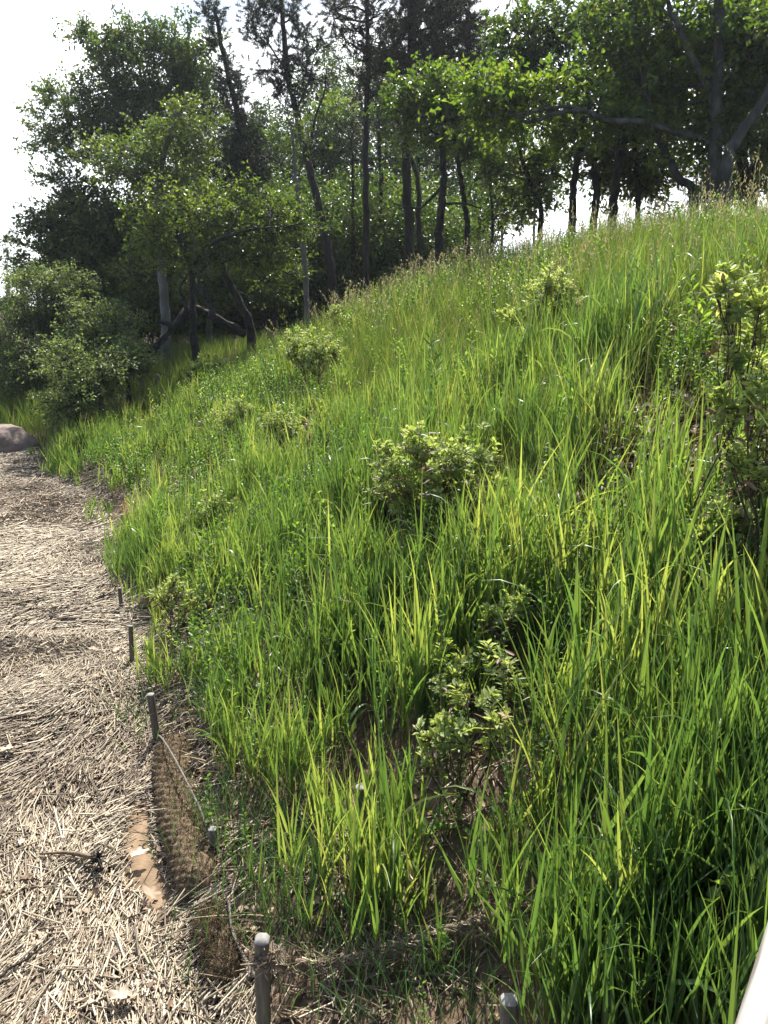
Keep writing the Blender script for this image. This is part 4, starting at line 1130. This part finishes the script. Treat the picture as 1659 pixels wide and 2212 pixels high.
WD = [
    ('milkweed like plant with long flat leaves rising near the tall bayberry at the right', (1500, 800), (1490, 590), 'lance', .13, 2),
    ('bright leafy goldenrod topping the crest beneath the wavy oak pair', (1285, 620), (1285, 500), 'lance', .09, 3),
    ('leafy sprout on the crest line left of the dark trunked oak', (842, 640), (850, 592), 'lance', .07, 2),
    ('leafy sprout standing on the crest above the small left bayberry', (590, 720), (572, 690), 'lance', .06, 2),
    ('rose like plant with a row of small bright leaflets right of the two headed bayberry', (800, 900), (745, 800), 'oval', .04, 4),
    ('tall leafy stem in mid slope left of the dark dock', (880, 900), (860, 740), 'oval', .045, 2),
    ('leafy stems halfway up the slope under the yellow flower', (820, 760), (828, 690), 'oval', .05, 3),
    ('broad bright leaved plant next to the bare hollow', (690, 960), (700, 910), 'oval', .05, 4),
    ('bright leafy plant between the bare hollow and the largest bayberry', (780, 960), (790, 890), 'oval', .05, 4),
    ('leafy plant halfway down the left bank above the straw edge', (380, 1080), (370, 1010), 'oval', .045, 4),
    ('bushy leafy plant at the straw edge left of the bright bayberry', (330, 1150), (330, 1090), 'oval', .045, 4),
    ('small leafy plant at the far corner of the straw beside the boulder', (250, 960), (240, 900), 'oval', .05, 4),
    ('leafy plant midway between the far straw corner and the rounded bayberry', (350, 930), (345, 880), 'oval', .05, 3),
    ('low leafy tangle left of the sprig with twisted leaves', (900, 1330), (880, 1260), 'oval', .05, 4),
    ('low leafy tangle right under the largest bayberry', (1010, 1250), (1050, 1160), 'lance', .06, 4),
    ('leafy shoots in the shade at the foot of the lowest bayberry', (960, 1820), (990, 1740), 'oval', .05, 4),
    ('leafy shoots low in the shade between lowest bayberry and white rail', (1180, 1900), (1200, 1820), 'oval', .045, 3),
    ('broad leaved vine climbing in the blades just above the white rail', (1560, 2120), (1580, 1900), 'wide', .075, 3),
    ('broad leaved plant among tall blades below the low bayberry at the right', (1350, 1400), (1330, 1260), 'wide', .05, 3),
    ('small broad leaved plant at the straw edge beside the leaning stake', (440, 1850), (450, 1760), 'oval', .04, 3),
    ('tiny green seedling at the foot of the second stake', (300, 1440), (305, 1425), 'oval', .03, 3),
    ('leafy plant on the slope right of the little bayberry', (790, 800), (805, 740), 'oval', .05, 3),
    ('leafy stems beside the left end of the largest bayberry', (740, 1120), (740, 1030), 'oval', .045, 4),
    ('leafy weeds in the lower left grass under the bright bayberry', (620, 1180), (620, 1080), 'oval', .045, 4),
    ('pale leafy bush of loose stems in mid slope above the largest bayberry', (1000, 960), (1010, 860), 'oval', .055, 6),
    ('tall loose leafy stems to the right of the dark docks', (1080, 900), (1070, 760), 'lance', .07, 5),
    ('loose leafy bush under the crest above the two headed bayberry', (640, 720), (650, 660), 'oval', .06, 5),
    ('wide leafy bush halfway down the left slope below the two headed bayberry', (560, 860), (560, 790), 'oval', .055, 6),
    ('leafy bush low on the left slope between rounded bayberry and straw', (420, 1010), (425, 950), 'oval', .055, 6),
    ('leafy bush between the bright bayberry and the largest one', (620, 1060), (610, 980), 'oval', .055, 6),
    ('leafy bush under the two bayberries at the bare hollow', (560, 1030), (540, 970), 'oval', .05, 5),
    ('loose leafy stems left of the brown bare patch on the right', (1240, 960), (1230, 860), 'oval', .055, 5),
    ('leafy bush right of the largest bayberry', (1180, 1120), (1190, 1020), 'oval', .055, 5),
    ('leafy sprouts low in the grass left of the bayberry sprigs', (800, 1460), (790, 1370), 'oval', .05, 5),
    ('leafy weeds close to the dead trunk foot among the lupines', (330, 870), (325, 835), 'oval', .055, 6),
]
for wdf in WD: weed(*wdf[:3], kind=wdf[3], leaf=wdf[4], nstem=wdf[5])
weed('tall dark green dock with a drooping seed spike in the middle of the slope', (940, 980), (930, 730), 'lance', .12, 1, name='dock_plant', material='dock', pair=.05)
weed('second dark green dock, shorter, right of the tall one', (1000, 960), (975, 830), 'lance', .10, 1, name='dock_plant', material='dock', pair=.05)


def flower_spike(label, px, py):
    g = hit(px, py + 35); tip = at(px, py - 14, g[1])
    root = tag(empty('purple_lupine', g), label, 'flower', 'purple flower spikes on the left bank')
    m = MB(); P = limb_path(g, tip, 0, 8); tube(m, P, .004, 5); m.build('stem', M['wstem'], root)
    f = MB(); n = 90; t = rng.random(n)
    H = tip - g; L = np.linalg.norm(H)
    C = tip - np.outer(t, H / L * min(.24, L * .6)); D = norm(rng.normal(0, 1, (n, 3)) * [1, 1, .3])
    leaves(f, C, D, .035 * (.5 + t), .028, rng.random(n)); f.build('petals', M['purple'], root)
for lb, px, py in [('purple lupine spike left of the pair by the dead trunk foot', 261, 853), ('purple lupine spike, right one of the pair left of the dead trunk foot', 275, 846), ('purple lupine spike just right of the dead trunk foot', 340, 822),
                   ('purple lupine spike between the dead trunk foot and the pair', 306, 826), ('purple lupine spike nearest the boulder', 172, 914), ('purple lupine spike a little right of the one nearest the boulder', 187, 905)]:
    flower_spike(lb, px, py)


def forbs():
    """low leafy ground cover threaded through the grass"""
    ml = MB(); ms_ = MB()
    def dn(x, y):
        d, _ = toe(x, y)
        return thin_at(x, y) * np.clip((d - .1) / .3, 0, 1) * (d < 8) * np.clip((vnoise(x, y, 1.3, 71) - .42) * 4, .08, 1)
    P = scatter(17000, -7, 6.5, 1.8, 14, dn); n = len(P)
    H = rng.uniform(.20, .60, n) * (.7 + .6 * vnoise(P[:, 0], P[:, 1], 1.1, 72)); L_ = np.stack([rng.normal(0, .18, n), rng.normal(0, .18, n), np.ones(n)], -1)
    sticks(ms_, P, P + L_ * H[:, None], .0016 + .0002 * P[:, 1], 3)
    m = 18
    t = np.linspace(.3, 1, m)[None] * np.ones((n, 1)); C = P[:, None] + L_[:, None] * (H[:, None] * t)[..., None]
    a = rng.random((n, 1)) * 6.28 + np.arange(m)[None] * 2.4; D = norm(np.stack([np.cos(a), np.sin(a), .3 + .5 * t], -1))
    sz = (rng.uniform(.024, .062, (n, 1)) * np.clip(P[:, 1:2] / 5, .6, 1) * (1.2 - .5 * t)).ravel()
    obleaves(ml, C.reshape(-1, 3), D.reshape(-1, 3), sz, sz * np.repeat(rng.uniform(.28, .6, n), m), np.clip(np.repeat(rng.normal(.45, .22, n), m) + rng.normal(0, .1, n * m), 0, 1))
    tag(ml.build('leafy_ground_cover', M['weed']), 'small leafy weeds growing all through the grass of the bank', 'ground cover', kind='stuff')
    tag(ms_.build('weed_stems', M['wstem']), 'thin stems of the small weeds among the grass', 'ground cover', kind='stuff')


forbs()


def yellow_flower():
    g = hit(903, 660); tip = at(903, 618, g[1])
    root = tag(empty('yellow_flower', g), 'single yellow flower in the meadow grass just below the crest', 'flower')
    m = MB(); tube(m, limb_path(g, tip, 0, 8), .003, 5); m.build('stem', M['wstem'], root)
    f = MB(); n = 26; a = np.linspace(0, 2 * pi, n)
    leaves(f, np.repeat(tip[None], n, 0) + rng.normal(0, .015, (n, 3)), norm(np.stack([np.cos(a), np.sin(a), .5 + 0 * a], -1)), .045, .02, rng.random(n)); f.build('petals', M['yellow'], root)
yellow_flower()

# ------------------------------------------------------------------ stakes, coir logs, ropes
def stake(label, top, bottom, wd, facet=False, depthy=None):
    """square pointed-in wooden stake between photo points"""
    b = hit(*bottom) if depthy is None else at(*bottom, depthy)
    t = at(top[0], top[1], b[1])
    root = tag(empty('wooden_stake', b), label, 'stake', 'wooden stakes along the bank foot')
    b0 = b - (t - b) * .5
    axis = norm(t - b0); X = norm(np.cross([0, 1, 0.], axis)) * -1; Yv = np.cross(axis, X)
    h = wd / 2; c = .18 * wd
    prof = np.array([(-h + c, -h), (h - c, -h), (h, -h + c), (h, h - c), (h - c, h), (-h + c, h), (-h, h - c), (-h, -h + c)])
    rings = []
    n = 9
    for k in range(n):
        f = k / (n - 1); s = 1 + .03 * rng.normal()
        rings.append(b0 + (t - b0) * f + (prof[:, 0] * s)[:, None] * X + (prof[:, 1] * s)[:, None] * Yv)
    last = rings[-1].copy()
    V = np.concatenate(rings); Q = [(k * 8 + j, k * 8 + (j + 1) % 8, (k + 1) * 8 + (j + 1) % 8, (k + 1) * 8 + j) for k in range(n - 1) for j in range(8)]
    m = MB(); m.add(V, Q); m.build('shaft', M['stake'], root)
    ctr = last.mean(0)
    inn = ctr + (last - ctr) * (.80 if facet else .93) + axis * wd * (.22 if facet else .06)
    V = np.vstack([last, inn, inn.mean(0) + axis * wd * .02])
    Q = [(j, (j + 1) % 8, 8 + (j + 1) % 8, 8 + j) for j in range(8)]
    T = [(8 + j, 8 + (j + 1) % 8, 16) for j in range(8)]
    m = MB(); m.add(V, Q, T); m.build('end_grain', M['stakee'], root)
    return t, b


s1 = stake('tall grey stake leaning left at the upper end of the coir log', (325, 1500), (342, 1612), .040)
stake('grey stake standing in the straw just beyond the leaning stake', (282, 1352), (286, 1440), .030)
stake('short grey stake at the grass edge, third along from the coir log', (258, 1270), (263, 1318), .028)
stake('small grey stake half hidden at the grass edge halfway along the straw', (265, 1112), (268, 1155), .035)
stake('farthest small dark stake at the grass edge near the far straw corner', (241, 1012), (242, 1045), .04)
s5 = stake('thick stake with a chamfered top at the bottom edge, tied with rope', (566, 2030), (570, 2250), .048, True)
stake('square topped stake low in the grass at the bottom edge, right of the roped one', (1100, 2160), (1098, 2300), .050)
stake('stake with pale top standing in the lower grass left of centre', (560, 1480), (566, 1560), .042)
stake('weathered stake hidden among blades between the roped stake and the lowest bayberry', (779, 1700), (786, 1830), .045)
stake('short mossy stake in thin grass right beside the coir log', (459, 1790), (464, 1850), .036)


def coir_log(label, px_pts, R, seed):
    P = [hit(a, b) for a, b in px_pts]
    P = spline(P, 90)
    P[:, 2] = ground(P[:, 0], P[:, 1]) + R * .35
    A, B = frames(P); n = 64
    a = np.arange(n) * 2 * pi / n
    s = np.concatenate([[0], np.cumsum(np.linalg.norm(np.diff(P, axis=0), axis=1))])
    # resample finely along the length for the knotted netting
    m = int(s[-1] / .008); si = np.linspace(0, s[-1], m)
    P = np.stack([np.interp(si, s, P[:, k]) for k in range(3)], -1); A, B = frames(P)
    end = np.sqrt(np.clip(1 - (np.maximum(0, .12 - np.minimum(si, s[-1] - si)) / .12) ** 2, .05, 1))
    uu = a[None] * np.round(R / .034 * 2) / 2 * 2; vv = si[:, None] / .030 * pi
    net = .5 * (np.abs(np.sin(uu + vv * .5)) + np.abs(np.sin(uu - vv * .5)))
    rr = R * end[:, None] * (1 + .10 * (vnoise(si[:, None] + 0 * a, a[None] * .3 + 0 * si[:, None], 9, seed) - .5)) + .020 * (net - .6) + .004 * rng.normal(0, 1, (m, n))
    V = P[:, None] + rr[..., None] * (np.cos(a)[None, :, None] * A[:, None] * 1.12 + np.sin(a)[None, :, None] * B[:, None] * .92)
    i = np.arange(m - 1)[:, None] * n; j = np.arange(n)[None]; k = (j + 1) % n
    Q = np.stack([i + j, i + k, i + n + k, i + n + j], -1).reshape(-1, 4)
    V = np.vstack([V.reshape(-1, 3), P[0], P[-1]]); T = []
    for q in range(n): T += [(m * n, (q + 1) % n, q), (m * n + 1, (m - 1) * n + q, (m - 1) * n + (q + 1) % n)]
    root = tag(empty('coir_log', P[0]), label, 'coir log')
    mb = MB(); mb.add(V, Q, T); mb.build('netting', M['coir'], root)
    # loose fibres
    nf = 5200; ii = rng.integers(0, m, nf); aa = rng.uniform(0, pi * 2, nf)
    N_ = np.cos(aa)[:, None] * A[ii] + np.sin(aa)[:, None] * B[ii]
    C = P[ii] + N_ * (R * end[ii])[:, None] * 1.0
    D = norm(N_ * .5 + rng.normal(0, .7, (nf, 3)))
    mb = MB(); sticks(mb, C, C + D * rng.uniform(.01, .045, (nf, 1)), .0013, 3); mb.build('fibres', M['coir'], root)


coir_log('brown netted coir log curving between sand and bank, the upper one', [(380, 1612), (378, 1680), (390, 1760), (414, 1850), (452, 1950)], .098, 3)
coir_log('lower netted coir log half buried in straw near the roped stake', [(455, 1985), (478, 2050), (500, 2115), (512, 2140)], .078, 4)


def rope(label, pts, R, m_, strands=3, name='rope', fuzz=0, cat='rope'):
    P = spline(pts, 160)
    root = tag(empty(name, P[0]), label, cat)
    A, B = frames(P); s = np.concatenate([[0], np.cumsum(np.linalg.norm(np.diff(P, axis=0), axis=1))])
    mb = MB()
    for k in range(strands):
        ph = s / (R * 7) * 2 * pi + k * 2 * pi / strands
        tube(mb, P + R * .55 * (np.cos(ph)[:, None] * A + np.sin(ph)[:, None] * B), R * .58, 6)
    mb.build('strands', m_, root, smooth=True)
    if fuzz:
        mb = MB(); ii = rng.integers(0, 160, fuzz); C = P[ii] + rng.normal(0, R * .9, (fuzz, 3))
        D = norm(rng.normal(0, .8, (fuzz, 3)) + norm(np.gradient(P, axis=0))[ii] * rng.choice([-1, 1], (fuzz, 1)) * .8)
        sticks(mb, C, C + D * rng.uniform(.015, .06, (fuzz, 1)), rng.uniform(.001, .003, fuzz), 3, np.clip(rng.normal(.45, .25, fuzz), 0, 1)); mb.build('caught_straw', M['straw'], root)


def lay(a, b, dz):
    p = hit(a, b); p[2] = ground(p[:1], p[1:2])[0] + dz; return p
rope('thin pale rope lying over the coir logs from the leaning stake', [lay(342, 1604, .05), lay(356, 1655, .17), lay(380, 1705, .20), lay(405, 1755, .19), lay(440, 1810, .13), lay(458, 1850, .03), lay(478, 1900, -.03), lay(490, 1960, .03), lay(497, 1990, .08), lay(508, 2060, .08), lay(556, 2140, .05)], .006, M['rope'])
yb = s5[1][1]
rp_ = [at(568, 2066, yb - .03)]
for a_, b_ in ((620, 2080), (700, 2082), (790, 2064), (880, 2038), (1000, 2000), (1110, 1968), (1180, 1950)):
    h_ = hit(a_, b_); rp_.append(at(a_, b_, min(h_[1] - .10, rp_[-1][1] + .14)))
rope('thick brown rope tangled with straw running right from the roped stake', rp_, .017, M['ropeb'], fuzz=1100)
# loop round the stake
t5, b5 = s5
cc = at(567, 2068, yb); an = np.linspace(0, 2 * pi * 2.3, 40)
rope('brown rope loop knotted round the top of the roped stake', np.stack([cc[0] + .036 * np.cos(an), cc[1] + .036 * np.sin(an), cc[2] + .012 * an / 6.28 - .01], -1), .009, M['ropeb'], name='rope_loop', fuzz=140, cat='rope')

# ------------------------------------------------------------------ boulder
def boulder():
    r_ = ray(2, 972); c = np.array([0, 0, CH]) + r_ * ((CH - .0) / -r_[2])
    c[2] = .14
    nu, nv = 22, 13
    u = np.linspace(0, 2 * pi, nu, endpoint=False); v = np.linspace(-pi / 2, pi / 2, nv)
    U, Vv = np.meshgrid(u, v)
    D = np.stack([np.cos(Vv) * np.cos(U), np.cos(Vv) * np.sin(U), np.sin(Vv)], -1)
    planes = norm(np.array([(.05, -.25, 1), (.8, -.45, .55), (.35, -.9, .12), (-.6, -.7, .35), (-1, .1, .2), (.6, .7, .4), (-.3, .9, .3), (0, 0, -1), (.75, -.6, -.1), (-.2, -.55, .8)], float))
    hgt = np.array([.70, .74, .78, .85, .95, .9, .9, .6, .88, .74])
    dots = np.maximum(D @ planes.T, 1e-3)
    r = np.min(hgt / dots, -1)
    r = np.minimum(r, 1.2)
    r = r + .03 * (vnoise(np.cos(U) * 2, Vv * 2, 2.0, 51) - .5) + .03 * (vnoise(np.sin(U) * 2, Vv * 2, 5.0, 52) - .5)
    r[0] = r[0].mean(); r[-1] = r[-1].mean()
    r[:, :] = r
    W_ = D * r[..., None] * [.56, .5, .35] + c
    W_ = W_.reshape(-1, 3)
    i = np.arange(nv - 1)[:, None] * nu; j = np.arange(nu)[None]; k = (j + 1) % nu
    Q = np.stack([i + j, i + k, i + nu + k, i + nu + j], -1).reshape(-1, 4)
    m = MB(); m.add(W_, Q)
    o = m.build('boulder', M['rock'], smooth=False)
    tag(o, 'pinkish brown granite boulder at the far end of the straw by the left edge', 'boulder')
boulder()

# ------------------------------------------------------------------ driftwood, sticks, big dead leaves
def stick(label, a, b, w_, name='stick', kink=.03, m_='twig', dz=.06):
    A = lay(*a, dz); B = lay(*b, dz); n = 8
    P = np.array([A + (B - A) * t for t in np.linspace(0, 1, n)]) + rng.normal(0, kink * np.linalg.norm(B - A) * .5, (n, 3)) * [1, 1, .3]
    m = MB(); tube(m, spline(P, 26), np.linspace(w_, w_ * .5, 26), 6, wob=.2)
    o = m.build(name, M[m_], smooth=True); tag(o, label, 'stick')
stick('dark smooth stick lying on the straw at the lower left edge', (-10, 2150), (118, 2062), .006, m_='barkdark')
stick('dark thin twig on the straw at the left edge, halfway down', (0, 1294), (44, 1297), .008, m_='barkdark')
stick('long thin dark twig just below the short one on the straw', (28, 1320), (122, 1300), .006, m_='barkdark')
stick('long bare twig across the straw well above the other twigs', (90, 1020), (0, 1010), .010, m_='barkdark')


def root_wood():
    A = lay(90, 1875, .07); B = lay(214, 1888, .08)
    root = tag(empty('driftwood_root', B), 'reddish driftwood stick with a dark knotted root end on the straw', 'driftwood')
    m = MB(); tube(m, spline([A, (A + B) / 2 + [0, .01, .01], B], 20), np.linspace(.005, .013, 20), 7, wob=.3); m.build('shaft', M['ropeb'], root)
    m = MB()
    for k in range(26):
        d = norm(rng.normal(0, 1, 3)) * rng.uniform(.03, .09); tube(m, limb_path(B, B + d, .1, 6), np.linspace(.008, .0015, 6), 5)
    m.build('root_knot', M['barkdark'], root)
    m = MB()
    for k in range(14):
        f = rng.random(); c = A + (B - A) * f; d = np.array([-.10 * rng.random() - .02, rng.normal(0, .04), rng.normal(0, .01)])
        tube(m, limb_path(c, c + d, .05, 5), np.linspace(.002, .001, 5), 4)
    m.build('rootlets', M['twig'], root)
root_wood()


def dead_leaf(label, px, py, size, r, rot):
    c = lay(px, py, .065)
    th = np.linspace(0, 2 * pi, 26, endpoint=False)
    rad = size * .5 * (.55 + .45 * np.abs(np.cos(th * 2.5))) * (1 - .25 * np.abs(np.sin(th)))
    x = rad * np.cos(th) * 1.25; y = rad * np.sin(th) * .9
    z = .35 * size * (np.abs(y) / size) ** 1.2 * 2 + rng.normal(0, .004, 26)
    X = np.cos(rot) * x - np.sin(rot) * y; Y_ = np.sin(rot) * x + np.cos(rot) * y
    V = np.stack([X + c[0], Y_ + c[1], z + c[2]], -1)
    V = np.vstack([V, c]); T = [(k, (k + 1) % 26, 26) for k in range(26)]
    m = MB(); m.add(V, None, T, r); o = m.build('dead_leaf', M['litter']); tag(o, label, 'dead leaf', 'dead oak leaves on the shore')
for a in [('curled pale lobed leaf on the bare sand patch', 303, 1872, .085, 1.0, .6), ('tan lobed leaf at the lower tip of the sand patch', 330, 1962, .10, .8, 2.5), ('pale curled leaf on straw right of the coir log bend', 420, 1882, .05, 1, 1.1),
          ('tan leaf on the straw below the driftwood root', 60, 1925, .06, .45, .3), ('reddish leaf at the left edge low on the straw', 3, 1960, .06, .35, .3), ('grey pale leaf at the bottom edge on the straw', 265, 2190, .10, .95, .2),
          ('pale leaf on the straw at the left edge above the driftwood root', 50, 1845, .05, 1, 2), ('pale leaf on the straw at the left below the upper leaves', 20, 1640, .09, .95, .5), ('tan curled leaf beside the foot of the second stake', 255, 1420, .08, .9, 1.4),
          ('pale tan leaf left of the second stake on the straw', 205, 1420, .08, .9, 3.0), ('big tan leaf between the two nearer stakes on the straw', 215, 1480, .09, .85, .4), ('brown leaf lying on the upper corner of the sand patch', 302, 1766, .06, .4, .2)]:
    dead_leaf(*a)

# ------------------------------------------------------------------ white railing at the lower right
def railing():
    root = tag(empty('white_railing', (1.0, 1.5, 1.0)), 'worn white painted wooden rail cutting the lower right corner', 'railing')
    a = np.array([.4385, .803, 1.72]); b = np.array([.578, 1.0, 1.72])
    # exact edge through the two sight lines
    d = norm(b - a); side = np.array([d[1], -d[0], 0.])
    A = a - d * .55; B = a + d * 3.2
    def board(A, B, w_, h_, name):
        dd = norm(B - A); sd = np.array([dd[1], -dd[0], 0.]); up = np.array([0, 0, 1.])
        e = .006
        prof = [(0, -h_), (0, -e), (e, 0), (w_ - e, 0), (w_, -e), (w_, -h_)]
        n = 12; V = []
        for k in range(n):
            c = A + (B - A) * k / (n - 1)
            for (p, q) in prof: V.append(c + sd * p + up * q)
        m_ = 6; Q = [(k * m_ + j, k * m_ + (j + 1) % m_, (k + 1) * m_ + (j + 1) % m_, (k + 1) * m_ + j) for k in range(n - 1) for j in range(m_)]
        m = MB(); m.add(V, Q, [(0, 1, 2), (0, 2, 3), (0, 3, 4), (0, 4, 5)] + [((n - 1) * m_ + 0, (n - 1) * m_ + k + 1, (n - 1) * m_ + k) for k in (1, 2, 3, 4)])
        m.build(name, M['white'], root)
    board(A, B, .14, .038, 'handrail')
    o2 = side * .055 - np.array([0, 0, .45])
    board(A + o2, B + o2, .038, .09, 'lower_rail')
    for f in (.55, 1.75, 2.95):
        c = a + d * f + side * .04 - [0, 0, .041]
        g = gz(c[0], c[1]) - .2
        V = []
        for z in (g, c[2]):
            for (p, q) in ((0, 0), (.06, 0), (.06, .06), (0, .06)): V.append([*(c + side * p + d * q)[:2], z])
        m = MB(); m.add(V, [(0, 1, 5, 4), (1, 2, 6, 5), (2, 3, 7, 6), (3, 0, 4, 7), (4, 5, 6, 7)]); m.build('post', M['white'], root)
railing()


# ------------------------------------------------------------------ added haze volume, lifts the blacks for lens veil and air
def haze():
    m, t, out = mat('haze')
    v = t.nodes.new('ShaderNodeVolumePrincipled')
    v.inputs['Color'].default_value = (.80, .90, 1.0, 1)
    v.inputs['Density'].default_value = HAZE
    v.inputs['Anisotropy'].default_value = .45
    t.links.new(v.outputs['Volume'], out.inputs['Volume'])
    e = 420.0; z0, z1 = -4.0, 32.0
    V = [(x, y, z) for z in (z0, z1) for x, y in ((-e, -e), (e, -e), (e, e), (-e, e))]
    me = bpy.data.meshes.new('haze')
    me.from_pydata(V, [], [(3, 2, 1, 0), (4, 5, 6, 7), (0, 1, 5, 4), (1, 2, 6, 5), (2, 3, 7, 6), (3, 0, 4, 7)])
    me.materials.append(m)
    o = bpy.data.objects.new('haze', me); SC.collection.objects.link(o)
    tag(o, 'thin pale haze added to stand in for lens veil and air', 'haze', kind='stuff')


HAZE = .0005
haze()
